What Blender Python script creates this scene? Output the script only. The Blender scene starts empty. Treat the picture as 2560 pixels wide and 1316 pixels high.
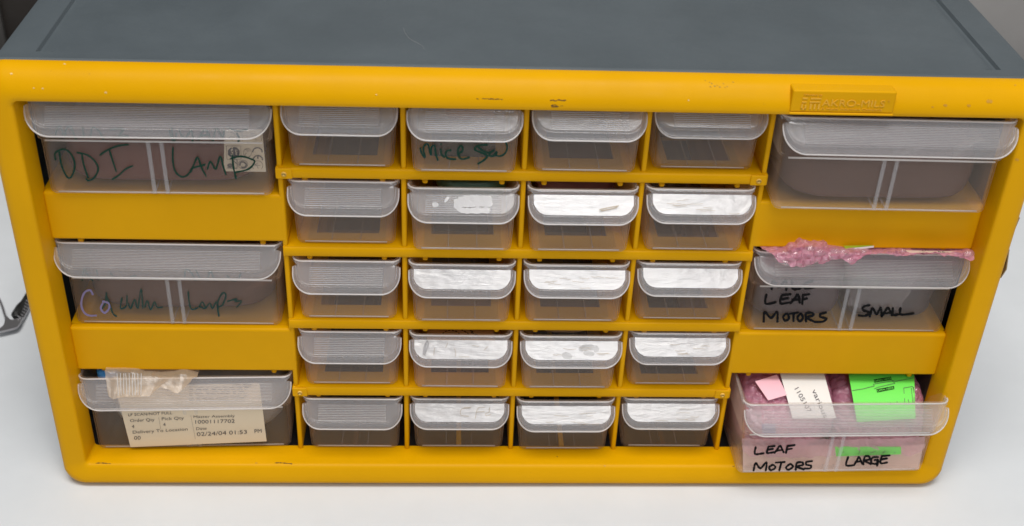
import bpy, bmesh, math, random
import numpy as np
from mathutils import Vector, Matrix
from mathutils.bvhtree import BVHTree

random.seed(7)
rng = np.random.default_rng(7)
C = bpy.context.scene.collection
U = 0.001055            # one model unit (about a millimetre) in metres
sc = bpy.context.scene
R = math.radians

# ------------------------------------------------------------------ camera, world, lamps, exposure
CAM = np.array([-35.470, -510.03, 460.54])
PITCH, YAW, ROLL, FPX = 0.58330, -0.06200, 0.04500, 3082.2
CX, CY = 1280 - 1.37, 658.1

def cam_axes():
    cx, sx = math.cos(PITCH), math.sin(PITCH)
    cy, sy = math.cos(YAW), math.sin(YAW)
    cz, sz = math.cos(ROLL), math.sin(ROLL)
    R0 = np.array([[1, 0, 0], [0, 0, -1], [0, 1, 0]], float)
    Rp = np.array([[1, 0, 0], [0, cx, -sx], [0, sx, cx]])
    Rr = np.array([[cz, -sz, 0], [sz, cz, 0], [0, 0, 1]])
    Ry = np.array([[cy, sy, 0], [-sy, cy, 0], [0, 0, 1]])
    return Rr @ Rp @ R0 @ Ry
AX = cam_axes()          # rows: right, down, forward

cd = bpy.data.cameras.new('camera')
cam = bpy.data.objects.new('camera', cd)
C.objects.link(cam)
M = Matrix.Identity(4)
for i in range(3):
    M[i][0] = AX[0][i]; M[i][1] = -AX[1][i]; M[i][2] = -AX[2][i]; M[i][3] = CAM[i] * U
cam.matrix_world = M
cd.sensor_width = 36
cd.lens = 36 * FPX / 2560
cd.clip_start = 0.02
cd.clip_end = 50
cd.dof.use_dof = True
cd.dof.focus_distance = 0.655
cd.dof.aperture_fstop = 11
sc.camera = cam

world = bpy.data.worlds.new('World')
sc.world = world
world.use_nodes = True
wn = world.node_tree
bg = wn.nodes['Background']
bg.inputs['Color'].default_value = (0.80, 0.90, 1.0, 1)
bg.inputs['Strength'].default_value = 0.165

def area(name, loc, target, sx, sy, power, col=(1, 1, 1)):
    l = bpy.data.lights.new(name, 'AREA')
    l.shape = 'RECTANGLE'; l.size = sx * U; l.size_y = sy * U
    l.energy = power; l.color = col
    o = bpy.data.objects.new(name, l)
    C.objects.link(o)
    o.location = Vector(loc) * U
    d = (Vector(target) - Vector(loc)).normalized()
    o.rotation_euler = d.to_track_quat('-Z', 'Y').to_euler()
    return o
area('window_light', (215, -1000, 1060), (60, 0, 100), 430, 560, 5.8, (1.0, 0.985, 0.97))
area('ceiling_light', (-60, -700, 2600), (0, -40, 0), 1500, 900, 66.0, (1.0, 0.97, 0.93))

sc.view_settings.view_transform = 'Standard'
sc.view_settings.look = 'None'
sc.view_settings.exposure = 0
sc.view_settings.gamma = 1
sc.cycles.transparent_max_bounces = 40
sc.cycles.max_bounces = 12
sc.cycles.diffuse_bounces = 5
sc.cycles.use_denoising = True

# ------------------------------------------------------------------ materials
def new_mat(name):
    m = bpy.data.materials.new(name)
    m.use_nodes = True
    nt = m.node_tree
    return m, nt, nt.nodes['Principled BSDF']

def noise(nt, scale, detail=4, rough=0.6, co='Object'):
    tc = nt.nodes.new('ShaderNodeTexCoord')
    n = nt.nodes.new('ShaderNodeTexNoise')
    n.inputs['Scale'].default_value = scale
    n.inputs['Detail'].default_value = detail
    n.inputs['Roughness'].default_value = rough
    nt.links.new(tc.outputs[co], n.inputs['Vector'])
    return n

def ramp(nt, src, stops):
    r = nt.nodes.new('ShaderNodeValToRGB')
    e = r.color_ramp.elements
    while len(e) < len(stops): e.new(0.5)
    for k, (p, c) in enumerate(stops):
        e[k].position = p
        e[k].color = (c, c, c, 1) if not isinstance(c, tuple) else (*c, 1)
    nt.links.new(src, r.inputs['Fac'])
    return r

def plastic(name, col, rough=0.42, var=0.12, bump=0.12, spec=0.5, bscale=1500, dirt=None, coat=0):
    m, nt, b = new_mat(name)
    n1 = noise(nt, 18, 5)
    lo = tuple(c * (1 - var) for c in col); hi = tuple(min(1, c * (1 + var * .6)) for c in col)
    r1 = ramp(nt, n1.outputs['Fac'], [(0.3, lo), (0.7, hi)])
    last = r1.outputs['Color']
    if dirt:
        dcol, dscale, dlo, dhi, damt = dirt
        n2 = noise(nt, dscale, 8, 0.75)
        n3 = noise(nt, 9, 2)
        rr = ramp(nt, n2.outputs['Fac'], [(dlo, 0.0), (dhi, damt)])
        rb = ramp(nt, n3.outputs['Fac'], [(0.45, 0.15), (0.62, 1.0)])
        mu = nt.nodes.new('ShaderNodeMath'); mu.operation = 'MULTIPLY'
        nt.links.new(rr.outputs['Color'], mu.inputs[0]); nt.links.new(rb.outputs['Color'], mu.inputs[1])
        mx = nt.nodes.new('ShaderNodeMix'); mx.data_type = 'RGBA'
        nt.links.new(mu.outputs[0], mx.inputs['Factor'])
        nt.links.new(last, mx.inputs['A']); mx.inputs['B'].default_value = (*dcol, 1)
        last = mx.outputs['Result']
    nt.links.new(last, b.inputs['Base Color'])
    nr = noise(nt, 60, 4)
    rv = ramp(nt, nr.outputs['Fac'], [(0.3, rough * .85), (0.7, min(1, rough * 1.2))])
    nt.links.new(rv.outputs['Color'], b.inputs['Roughness'])
    b.inputs['Specular IOR Level'].default_value = spec
    b.inputs['Coat Weight'].default_value = coat
    if bump:
        nb = noise(nt, bscale, 3)
        bp = nt.nodes.new('ShaderNodeBump')
        bp.inputs['Strength'].default_value = bump
        bp.inputs['Distance'].default_value = 0.0004
        nt.links.new(nb.outputs['Fac'], bp.inputs['Height'])
        nt.links.new(bp.outputs['Normal'], b.inputs['Normal'])
    return m

YEL = plastic('yellow_plastic', (0.70, 0.350, 0.0005), 0.40, 0.05, 0.10, spec=0.09, dirt=((0.30, 0.17, 0.03), 420, 0.64, 0.72, 0.55))
GRY = plastic('grey_plastic', (0.083, 0.101, 0.113), 0.50, 0.10, 0.25, spec=0.3, bscale=1800, dirt=((0.26, 0.25, 0.23), 2600, 0.56, 0.68, 0.5))
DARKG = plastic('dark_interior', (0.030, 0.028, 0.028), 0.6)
DARKB = plastic('dim_interior', (0.10, 0.07, 0.045), 0.6)
RIV = plastic('rivet_plastic', (0.80, 0.52, 0.12), 0.35)
TAB = plastic('tan_tape', (0.34, 0.25, 0.14), 0.5)

def world_coords(nt, sc_=(1, 1, 1)):
    g = nt.nodes.new('ShaderNodeNewGeometry')
    mp = nt.nodes.new('ShaderNodeMapping'); mp.inputs['Scale'].default_value = sc_
    nt.links.new(g.outputs['Position'], mp.inputs['Vector'])
    for n_ in nt.nodes:
        if n_.type == 'TEX_NOISE':
            nt.links.new(mp.outputs['Vector'], n_.inputs['Vector'])

def film(name, col, opacity, rough=0.3, edge=0.45, wrinkle=0.0, wscale=90, trans=0.35, spec=0.5):
    """milky see-through plastic: part clear, part scattering, denser at a slant"""
    m, nt, b = new_mat(name)
    b.inputs['Base Color'].default_value = (*col, 1)
    b.inputs['Roughness'].default_value = rough
    b.inputs['Specular IOR Level'].default_value = spec
    tl = nt.nodes.new('ShaderNodeBsdfTranslucent'); tl.inputs['Color'].default_value = (*col, 1)
    m1 = nt.nodes.new('ShaderNodeMixShader'); m1.inputs[0].default_value = trans
    nt.links.new(b.outputs[0], m1.inputs[1]); nt.links.new(tl.outputs[0], m1.inputs[2])
    tr = nt.nodes.new('ShaderNodeBsdfTransparent')
    lw = nt.nodes.new('ShaderNodeLayerWeight'); lw.inputs['Blend'].default_value = 0.5
    pw = nt.nodes.new('ShaderNodeMath'); pw.operation = 'POWER'; pw.inputs[1].default_value = 3.0
    nt.links.new(lw.outputs['Facing'], pw.inputs[0])
    ma = nt.nodes.new('ShaderNodeMath'); ma.operation = 'MULTIPLY_ADD'; ma.use_clamp = True
    ma.inputs[1].default_value = edge; ma.inputs[2].default_value = opacity
    nt.links.new(pw.outputs[0], ma.inputs[0])
    mix = nt.nodes.new('ShaderNodeMixShader')
    nt.links.new(ma.outputs[0], mix.inputs[0])
    nt.links.new(tr.outputs[0], mix.inputs[1]); nt.links.new(m1.outputs[0], mix.inputs[2])
    gl = nt.nodes.new('ShaderNodeBsdfGlossy'); gl.inputs['Roughness'].default_value = rough
    fr = nt.nodes.new('ShaderNodeLayerWeight'); fr.inputs['Blend'].default_value = 0.5
    f5 = nt.nodes.new('ShaderNodeMath'); f5.operation = 'POWER'; f5.inputs[1].default_value = 4.0
    nt.links.new(fr.outputs['Facing'], f5.inputs[0])
    fm = nt.nodes.new('ShaderNodeMath'); fm.operation = 'MULTIPLY_ADD'; fm.inputs[1].default_value = 0.6 * spec; fm.inputs[2].default_value = 0.07 * spec
    nt.links.new(f5.outputs[0], fm.inputs[0])
    mg = nt.nodes.new('ShaderNodeMixShader')
    nt.links.new(fm.outputs[0], mg.inputs[0]); nt.links.new(mix.outputs[0], mg.inputs[1]); nt.links.new(gl.outputs[0], mg.inputs[2])
    nt.links.new(mg.outputs[0], nt.nodes['Material Output'].inputs['Surface'])
    if wrinkle:
        nb = noise(nt, wscale, 5, 0.62)
        bp = nt.nodes.new('ShaderNodeBump'); bp.inputs['Strength'].default_value = wrinkle
        bp.inputs['Distance'].default_value = 0.002
        nt.links.new(nb.outputs['Fac'], bp.inputs['Height'])
        for n_ in (b, gl, fr): nt.links.new(bp.outputs['Normal'], n_.inputs['Normal'])
    return m

PP = film('milky_bounce_polypropylene', (0.98, 0.80, 0.66), 0.088, 0.30, 0.24, trans=0.70, spec=0.3, wrinkle=0.05, wscale=60)  # warm tint stands in for yellow light bounced inside the cells
PPH = film('milky_polypropylene_handle', (0.87, 0.88, 0.93), 0.18, 0.17, 0.22, trans=0.45, spec=0.6, wrinkle=0.08, wscale=70)
PPR = film('ridge_plastic', (0.90, 0.88, 0.90), 0.30, 0.2, 0.3, trans=0.4, spec=0.8)
PPE = film('milky_edge_highlight', (0.90, 0.87, 0.86), 0.62, 0.25, 0.3, trans=0.4, spec=0.5)  # denser whitish plastic, paints bright highlights along rims and ledges
TAPE = film('wrinkled_tape_glare', (0.90, 0.90, 0.92), 0.74, 0.14, 0.2, wrinkle=0.30, wscale=220, spec=0.9)  # wrinkled tape with its glare painted in as opaque white
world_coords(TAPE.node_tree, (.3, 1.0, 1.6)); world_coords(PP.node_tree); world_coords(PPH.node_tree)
GLZ = film('painted_glare_patch', (0.9, 0.9, 0.92), 0.42, 0.12, 0.2, wrinkle=0.25, wscale=300, spec=1.0)  # whitish film for painted glare spots
BAG = film('clear_bag', (0.80, 0.76, 0.74), 0.10, 0.14, 0.5, wrinkle=0.3, wscale=120, spec=0.8)
BAGTAN = film('tan_bag', (0.80, 0.62, 0.44), 0.40, 0.30, 0.3, wrinkle=0.35, wscale=160, spec=0.5)
PINKB = film('pink_bubble_film', (0.92, 0.38, 0.54), 0.66, 0.09, 0.4, wrinkle=1.0, wscale=260, spec=1.0)
PINKC = film('clear_pink_bubble_film', (0.92, 0.70, 0.76), 0.07, 0.08, 0.25, wrinkle=0.7, wscale=150, spec=1.0)
PINKF = film('pink_bag_film', (0.55, 0.30, 0.28), 0.16, 0.2, 0.4, wrinkle=0.4, wscale=110)

def flat(name, col, rough=0.6, spec=0.4, em=0):
    return plastic(name, col, rough, 0.04, 0.0, spec)
PAPER = flat('white_paper', (0.80, 0.78, 0.75), 0.6)
CREAM = flat('cream_paper', (0.76, 0.64, 0.47), 0.7)
GREENL = plastic('green_label', (0.16, 0.80, 0.09), 0.5, 0.03, 0)
PINKL = flat('pink_label', (0.86, 0.50, 0.58), 0.4)
INK = flat('black_ink', (0.008, 0.008, 0.009), 0.7, 0.08)
INKS = flat('print_ink', (0.10, 0.09, 0.09), 0.5)
INKG = flat('green_marker', (0.003, 0.040, 0.024), 0.5, 0.2)
INKF2 = flat('faded_green_marker', (0.020, 0.055, 0.045), 0.6, 0.2)
INKP = flat('violet_marker', (0.22, 0.18, 0.33), 0.4)
INKB = flat('brown_scuff', (0.16, 0.075, 0.01), 0.6)
INKF = flat('faint_print', (0.45, 0.38, 0.30), 0.6)
WHL = flat('pale_line', (0.80, 0.78, 0.76), 0.3)
BLUE = flat('blue_plastic', (0.03, 0.20, 0.50), 0.3)
DRED = plastic('dark_red_plastic', (0.10, 0.032, 0.024), 0.6, spec=.15)
DBOX = plastic('dark_packet', (0.10, 0.055, 0.045), 0.6, spec=.15)
METAL, _nt, _b = new_mat('grey_metal')
_b.inputs['Metallic'].default_value = 0.85; _b.inputs['Roughness'].default_value = 0.4
_b.inputs['Base Color'].default_value = (0.42, 0.41, 0.42, 1)
BLACK = plastic('black_plastic', (0.015, 0.015, 0.014), 0.35, bump=0.8, bscale=900)
BROWN = plastic('dark_wood', (0.020, 0.014, 0.010), 0.6, 0.3)

# ------------------------------------------------------------------ helpers
def pix_dir(u, v):
    return AX.T @ np.array([(u - CX) / FPX, (v - CY) / FPX, 1.0])

def at(u, v, y=None, z=None, x=None):
    d = pix_dir(u, v)
    if y is not None: t = (y - CAM[1]) / d[1]
    elif z is not None: t = (z - CAM[2]) / d[2]
    else: t = (x - CAM[0]) / d[0]
    return CAM + t * d

def cast(bvh, u, v, off=0.3, fallback=None):
    d = pix_dir(u, v)
    dn = Vector(d).normalized()
    h = bvh.ray_cast(Vector(CAM), dn)
    if h[0] is None:
        return fallback
    return np.array(h[0] - dn * off)

def tag(o, label=None, cat=None, group=None, kind=None):
    if label: o['label'] = label
    if cat: o['category'] = cat
    if group: o['group'] = group
    if kind: o['kind'] = kind
    return o

def thing(name, label, cat, loc=(0, 0, 0), rz=0.0, group=None):
    o = bpy.data.objects.new(name, None)
    o.empty_display_size = 0.01
    C.objects.link(o)
    o.location = Vector(loc) * U
    o.rotation_euler = (0, 0, rz)
    o['_mm'] = list(loc) + [rz]
    return tag(o, label, cat, group)

def mesh(name, verts, faces, mat, smooth=True):
    me = bpy.data.meshes.new(name)
    me.from_pydata([tuple(float(c) * U for c in v) for v in verts], [], faces)
    me.validate()
    me.materials.append(mat)
    if smooth:
        for p in me.polygons: p.use_smooth = True
    me.update()
    return me

def link(name, me, parent=None, loc=None):
    o = bpy.data.objects.new(name, me)
    C.objects.link(o)
    if parent is not None: o.parent = parent
    if loc is not None: o.location = Vector(loc) * U
    return o

def local(root, P):
    """world mm -> the thing's own mm"""
    P = np.asarray(P, float)
    if root is None: return P
    x, y, z, rz = root['_mm']
    q = P - np.array([x, y, z])
    c, s = math.cos(-rz), math.sin(-rz)
    out = q.copy()
    out[..., 0] = c * q[..., 0] - s * q[..., 1]
    out[..., 1] = s * q[..., 0] + c * q[..., 1]
    return out

def obj(name, verts, faces, mat, parent=None, world_coords=True, smooth=True, bevel=None, solid=None, base=None, angle=35):
    verts = np.asarray(verts, float)
    root = parent
    if base is not None: root = base
    if world_coords and root is not None: verts = local(root, verts)
    me = mesh(name, verts, faces, mat, smooth)
    o = link(name, me, parent)
    finish(o, bevel, solid, smooth, angle)
    return o

def finish(o, bevel=None, solid=None, smooth=True, angle=35):
    if solid:
        s = o.modifiers.new('thickness', 'SOLIDIFY'); s.thickness = solid * U; s.offset = -1
    if bevel:
        b = o.modifiers.new('bevel', 'BEVEL'); b.width = bevel[0] * U; b.segments = bevel[1]
        b.limit_method = 'ANGLE'; b.angle_limit = R(35)
    if smooth and angle:
        me = o.data
        bm = bmesh.new(); bm.from_mesh(me)
        if not bevel:
            for e in bm.edges:
                if len(e.link_faces) == 2 and e.calc_face_angle(0) > R(angle): e.smooth = False
        bm.to_mesh(me); bm.free()
        if bevel:
            w = o.modifiers.new('normals', 'WEIGHTED_NORMAL'); w.keep_sharp = True

class MB:
    def __init__(s): s.v = []; s.f = []
    def box(s, x0, x1, y0, y1, z0, z1):
        n = len(s.v)
        s.v += [(x0, y0, z0), (x1, y0, z0), (x1, y1, z0), (x0, y1, z0), (x0, y0, z1), (x1, y0, z1), (x1, y1, z1), (x0, y1, z1)]
        s.f += [tuple(n + k for k in q) for q in [(0, 3, 2, 1), (4, 5, 6, 7), (0, 1, 5, 4), (1, 2, 6, 5), (2, 3, 7, 6), (3, 0, 4, 7)]]
        return s
    def grid(s, G, closed_u=False, flip=False):
        """G[i][j] points"""
        n = len(s.v); a = len(G); b = len(G[0])
        for row in G:
            for p in row: s.v.append(tuple(p))
        for i in range(a if closed_u else a - 1):
            for j in range(b - 1):
                i2 = (i + 1) % a
                q = (n + i * b + j, n + i2 * b + j, n + i2 * b + j + 1, n + i * b + j + 1)
                s.f.append(q[::-1] if flip else q)
        return s
    def tube(s, pts, r, k=8, cap=True):
        pts = [np.asarray(p, float) for p in pts]
        n0 = len(s.v)
        for i, p in enumerate(pts):
            t = pts[min(i + 1, len(pts) - 1)] - pts[max(i - 1, 0)]
            t = t / (np.linalg.norm(t) + 1e-9)
            a = np.cross(t, [0, 0, 1.0]); 
            if np.linalg.norm(a) < 0.1: a = np.cross(t, [1.0, 0, 0])
            a /= np.linalg.norm(a); b = np.cross(t, a)
            rr = r[i] if hasattr(r, '__len__') else r
            for j in range(k):
                w = 2 * math.pi * j / k
                s.v.append(tuple(p + rr * (math.cos(w) * a + math.sin(w) * b)))
        for i in range(len(pts) - 1):
            for j in range(k):
                j2 = (j + 1) % k
                s.f.append((n0 + i * k + j, n0 + i * k + j2, n0 + (i + 1) * k + j2, n0 + (i + 1) * k + j))
        if cap:
            s.f.append(tuple(n0 + j for j in range(k))[::-1])
            s.f.append(tuple(n0 + (len(pts) - 1) * k + j for j in range(k)))
        return s
    def obj(s, name, mat, parent=None, **kw):
        return obj(name, s.v, s.f, mat, parent, **kw)

def rrect(hx0, hx1, z0, z1, r, n=6):
    """rounded rectangle in two coordinates, counter clockwise"""
    P = []
    for cx, cz, a0 in ((hx1 - r, z0 + r, -90), (hx1 - r, z1 - r, 0), (hx0 + r, z1 - r, 90), (hx0 + r, z0 + r, 180)):
        for k in range(n + 1):
            a = R(a0 + 90 * k / n)
            P.append((cx + r * math.cos(a), cz + r * math.sin(a)))
    return P

def smooth_line(P, n=6):
    P = [np.array(p, float) for p in P]
    if len(P) < 3: return P
    out = []
    for i in range(len(P) - 1):
        p0 = P[max(i - 1, 0)]; p1 = P[i]; p2 = P[i + 1]; p3 = P[min(i + 2, len(P) - 1)]
        for k in range(n):
            t = k / n
            out.append(0.5 * ((2 * p1) + (-p0 + p2) * t + (2 * p0 - 5 * p1 + 4 * p2 - p3) * t * t + (-p0 + 3 * p1 - 3 * p2 + p3) * t ** 3))
    out.append(P[-1])
    return out

def strokes(name, lines, width, hit, mat, parent, smooth=True, jitter=0.0, base=None):
    """pen strokes given in photo pixels, laid on the surface that hit(u, v) returns"""
    V = []; F = []
    for line in lines:
        L = smooth_line(line) if smooth else [np.array(p, float) for p in line]
        if len(L) == 1: L = [L[0] - (0.5, 0), L[0] + (0.5, 0)]
        L2 = []
        for i, p in enumerate(L):
            t = L[min(i + 1, len(L) - 1)] - L[max(i - 1, 0)]
            t = t / (np.linalg.norm(t) + 1e-9); nn = np.array([-t[1], t[0]])
            w = width * (1 + jitter * random.uniform(-1, 1)) / 2
            L2.append((p, t, nn, w))
        p, t, nn, w = L2[0]; L2.insert(0, (p - t * w * .8, t, nn, w * .45))
        p, t, nn, w = L2[-1]; L2.append((p + t * w * .8, t, nn, w * .45))
        n0 = len(V); ok = True; pts = []
        for p, t, nn, w in L2:
            a = hit(*(p - nn * w)); b = hit(*(p + nn * w))
            if a is None or b is None: continue
            pts.append((a, b))
        for a, b in pts: V += [a, b]
        for i in range(len(pts) - 1):
            F.append((n0 + 2 * i, n0 + 2 * i + 1, n0 + 2 * i + 3, n0 + 2 * i + 2))
    if not F: return None
    return obj(name, V, F, mat, parent, angle=None, base=base)

def font_mesh(text):
    cu = bpy.data.curves.new('t', 'FONT'); cu.body = text; cu.size = 1; cu.resolution_u = 3
    o = bpy.data.objects.new('t', cu)
    me = bpy.data.meshes.new_from_object(o)
    V = np.array([v.co[:] for v in me.vertices]) if len(me.vertices) else np.zeros((0, 3))
    F = [tuple(p.vertices) for p in me.polygons]
    bpy.data.objects.remove(o); bpy.data.curves.remove(cu); bpy.data.meshes.remove(me)
    return V, F

def text_px(items, name, hit, mat, parent, base=None):
    """printed words: (text, start px, end px of the baseline, letter height px)"""
    VV = []; FF = []
    for text, a, b, h in items:
        V, F = font_mesh(text)
        if not len(V): continue
        a = np.array(a, float); b = np.array(b, float)
        w = V[:, 0].max() - V[:, 0].min(); x0 = V[:, 0].min()
        d = (b - a); up = np.array([d[1], -d[0]]); up /= np.linalg.norm(up)
        n0 = len(VV); pts = []
        for v in V:
            p = a + d * (v[0] - x0) / w + up * h * v[1] / 0.7
            q = hit(*p)
            pts.append(q if q is not None else None)
        good = [q is not None for q in pts]
        VV += [q if q is not None else (0, 0, 0) for q in pts]
        FF += [tuple(n0 + k for k in f) for f in F if all(good[k] for k in f)]
    if not FF: return None
    return obj(name, VV, FF, mat, parent, angle=None, base=base, smooth=False)

def plane_hit(y):
    return lambda u, v: at(u, v, y=y)

def zoomed(lines, x0, y0, s):
    return [[(x0 + px / s, y0 + py / s) for px, py in L] for L in lines]

def patch(name, corners_px, hit, mat, parent, n=8, round_=0, thick=None, base=None):
    """thin sheet through four photo corners TL TR BR BL lying on a surface"""
    TL, TR, BR, BL = [np.array(c, float) for c in corners_px]
    G = []
    for i in range(n + 1):
        row = []
        for j in range(n + 1):
            a, b = j / n, i / n
            p = (TL * (1 - a) + TR * a) * (1 - b) + (BL * (1 - a) + BR * a) * b
            row.append(hit(*p))
        G.append(row)
    mb = MB().grid(G, flip=True)
    return obj(name, mb.v, mb.f, mat, parent, solid=thick, base=base, angle=None)

def crumple(name, G, mat, parent=None, amp=1.0, scale=0.25, solid=None, seed=1, base=None):
    """a grid of points pushed about by folded noise so it reads as creased film"""
    from mathutils import noise as mn
    out = []
    for row in G:
        r_ = []
        for p in row:
            q = Vector(p) * scale + Vector((seed * 7.1, seed * 3.3, 0))
            d = mn.noise_vector(q) * amp + mn.noise_vector(q * 2.7) * amp * .45
            d2 = abs(mn.noise(q * 1.6)) * amp * 1.2
            r_.append(np.array(p) + np.array(d) + np.array([0, -d2 * .5, d2 * .5]))
        out.append(r_)
    mb = MB().grid(out)
    return obj(name, mb.v, mb.f, mat, parent, solid=solid, base=base, angle=50)

# ------------------------------------------------------------------ the surface and the background
mb = MB()
X = np.linspace(-1500, 1500, 61); Y = np.linspace(-900, 520, 40)
from mathutils import noise as mn
mb.grid([[(x, y, -14.2 + 0.5 * mn.noise(Vector((x * .006, y * .006, 0)))) for y in Y] for x in X], flip=False)
WHITE = plastic('white_sheet', (0.695, 0.72, 0.745), 0.55, 0.03, 0.15, bscale=300, dirt=((0.45, 0.42, 0.38), 260, 0.68, 0.76, 0.5))
t_ = mb.obj('tabletop', WHITE); tag(t_, kind='structure')
gw = plastic('grey_backdrop', (0.30, 0.285, 0.275), 0.8, 0.05)
mb = MB().box(-200, 1500, 560, 600, -600, 1400)
t_ = mb.obj('wall', gw, smooth=False); tag(t_, kind='structure')
dk = thing('wood_panel', 'dark brown blurred panel behind the far left corner of the grey top', 'panel', (-550, 590, -300))
MB().box(-900, -205, 560, 620, -300, 900).obj('panel', BROWN, dk, smooth=False, bevel=(4, 2))
MB().box(-452, -440, 553, 560, -300, 900).obj('edge_strip', plastic('worn_edge', (0.06, 0.055, 0.05), 0.6), dk, smooth=False, bevel=(2, 2))

# ------------------------------------------------------------------ the cabinet
cab = thing('storage_cabinet', 'yellow-fronted drawer cabinet with a dusty grey plastic top standing on the white surface', 'storage cabinet', (0, 0, -14))
P, H, TS = 57.0, 44.0, 5.75

# grey shell: top with grooves, sides, back, bottom
def top_row(y, groove):
    g = 1.6 if groove else 0.0
    pts = [(-239.6, 200), (-239.6, 222), (-238.9, 225), (-237, 227.2), (-234, 228), (-220.6, 228), (-219.8, 228 - g), (-218.2, 228 - g), (-213.0, 228),
           (-100, 228.25), (0, 228.3), (100, 228.25), (213.0, 228), (217.2, 228 - g * .6), (218.2, 228 - g), (219.8, 228 - g), (220.6, 228), (234, 228), (237, 227.2), (238.9, 225), (239.6, 222), (239.6, 200)]
    return [(x, y, z) for x, z in pts]
rows = [[(x, y, z - dz) for x, _, z in top_row(0, False)] for y, dz in ((0.2, 1.6), (0.5, 0.5), (1.2, 0.0), (2.0, -0.25), (2.8, 0.0), (3.6, 0.15))]
rows += [top_row(9.0, False), top_row(9.6, True), top_row(60, True), top_row(152, True), top_row(156, False)]
rows.append([(x * .995, 160, z - 3) for x, _, z in top_row(0, False)])
mb = MB().grid(rows, flip=True)
n = mb
n.box(-239.6, -237.4, 0.2, 160, -12.5, 200.0)
n.box(237.4, 239.6, 0.2, 160, -12.5, 200.0)
n.box(-237.4, 237.4, 158, 160, -12.5, 225)
n.box(-237.4, 237.4, 4.0, 158, -12.5, -11)
body = n.obj('shell', GRY, cab, solid=None, angle=30)
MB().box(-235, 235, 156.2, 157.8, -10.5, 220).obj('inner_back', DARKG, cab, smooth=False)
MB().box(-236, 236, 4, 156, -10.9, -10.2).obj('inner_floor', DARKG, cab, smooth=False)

# yellow bull-nosed front frame
loops = [  # hx, z0, z1, r, y
    (240.2, -14.0, 226.2, 9, 4.0), (240.6, -14.1, 227.9, 9, 0.1), (240.8, -14.1, 228.1, 9, -1.0), (241, -14.0, 227.9, 10, -3.5), (241, -13.9, 227.0, 10.5, -6.2), (240.6, -13.6, 225.2, 11, -8.8),
    (239.6, -13.0, 222.8, 11, -10.8), (238.0, -11.9, 220.2, 11, -12.2), (235.6, -10.0, 218.0, 10, -12.9), (231.5, -5.5, 216.0, 7, -13.1),
    (229.0, -1.9, 214.6, 4.5, -13.0), (227.9, -0.7, 213.9, 3.2, -12.6), (227.4, -0.15, 213.6, 2.6, -11.9), (227.2, 0.0, 213.7, 2.4, -10.5), (226.6, 0.0, 215.5, 2, -1.0), (226.2, -0.1, 218.5, 2, 2.8), (226.2, -6, 219.5, 2, 3.2)]
G = []
for hx, z0, z1, r, y in loops:
    G.append([(x, y, z) for x, z in rrect(-hx, hx, z0, z1, r, 8)])
G = [[(x, y - (0.26 * -z if (z < -0.2 and y < -9) else 0), z + (1.2 if z < -6 else 0)) for x, y, z in g] for g in G]
G = [[row[j] for row in G] for j in range(len(G[0]))]
mb = MB().grid(G, closed_u=True, flip=True)
frame = mb.obj('front_frame', YEL, cab, angle=60)
frame_bvh = BVHTree.FromPolygons([Vector(v) for v in mb.v], [list(f) for f in mb.f])

# name plate on the top rail
mb = MB().box(117.6, 164.9, -13.9, -1.2, 215.6, 226.6)
mb.obj('name_plate', YEL, cab, bevel=(0.9, 3))
MB().box(117.4, 165.1, -14.5, -13.5, 214.6, 215.9).obj('plate_ledge', YEL, cab, bevel=(0.5, 2))
def flat_text(name, items, y, mat, parent, thick=0.35):
    VV = []; FF = []
    for text, x0, x1, z0, h in items:
        V, F = font_mesh(text)
        w = V[:, 0].max() - V[:, 0].min(); xm = V[:, 0].min()
        n0 = len(VV)
        VV += [(x0 + (x1 - x0) * (v[0] - xm) / w, y, z0 + h * v[1] / 0.7) for v in V]
        FF += [tuple(n0 + k for k in f) for f in F]
    o = obj(name, VV, FF, mat, parent, smooth=False, angle=None)
    s = o.modifiers.new('raise', 'SOLIDIFY'); s.thickness = thick * 2 * U; s.offset = 0
    return o
EMB = plastic('yellow_raised', (0.74, 0.38, 0.01), 0.25, 0.03, 0)
flat_text('raised_lettering', [('AKRO-MILS', 131.5, 160.2, 219.2, 3.3), ('A Myers Industries Company', 131.5, 159.5, 217.3, 1.0), ('Patented by', 122.6, 131.0, 224.2, 0.8), ('R', 161.4, 162.2, 221.8, 0.9)], -13.9, EMB, cab, 0.3)
mb = MB()
for (a, b, c, d) in [(122.3, 124.6, 222.4, 223.2), (126, 130.8, 222.4, 223.1), (122.3, 124.4, 220.6, 221.3), (125.8, 130.7, 220.7, 221.4), (122.3, 123.0, 217.4, 220.0), (123.9, 124.6, 217.4, 219.6), (126.2, 127.0, 217.4, 220.2), (128.0, 128.8, 217.4, 220.2), (129.9, 130.7, 217.4, 220.2), (122.3, 124.6, 217.2, 217.7)]:
    mb.box(a, b, -14.2, -13.8, c, d)
mb.obj('raised_emblem', EMB, cab, smooth=False)

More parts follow.
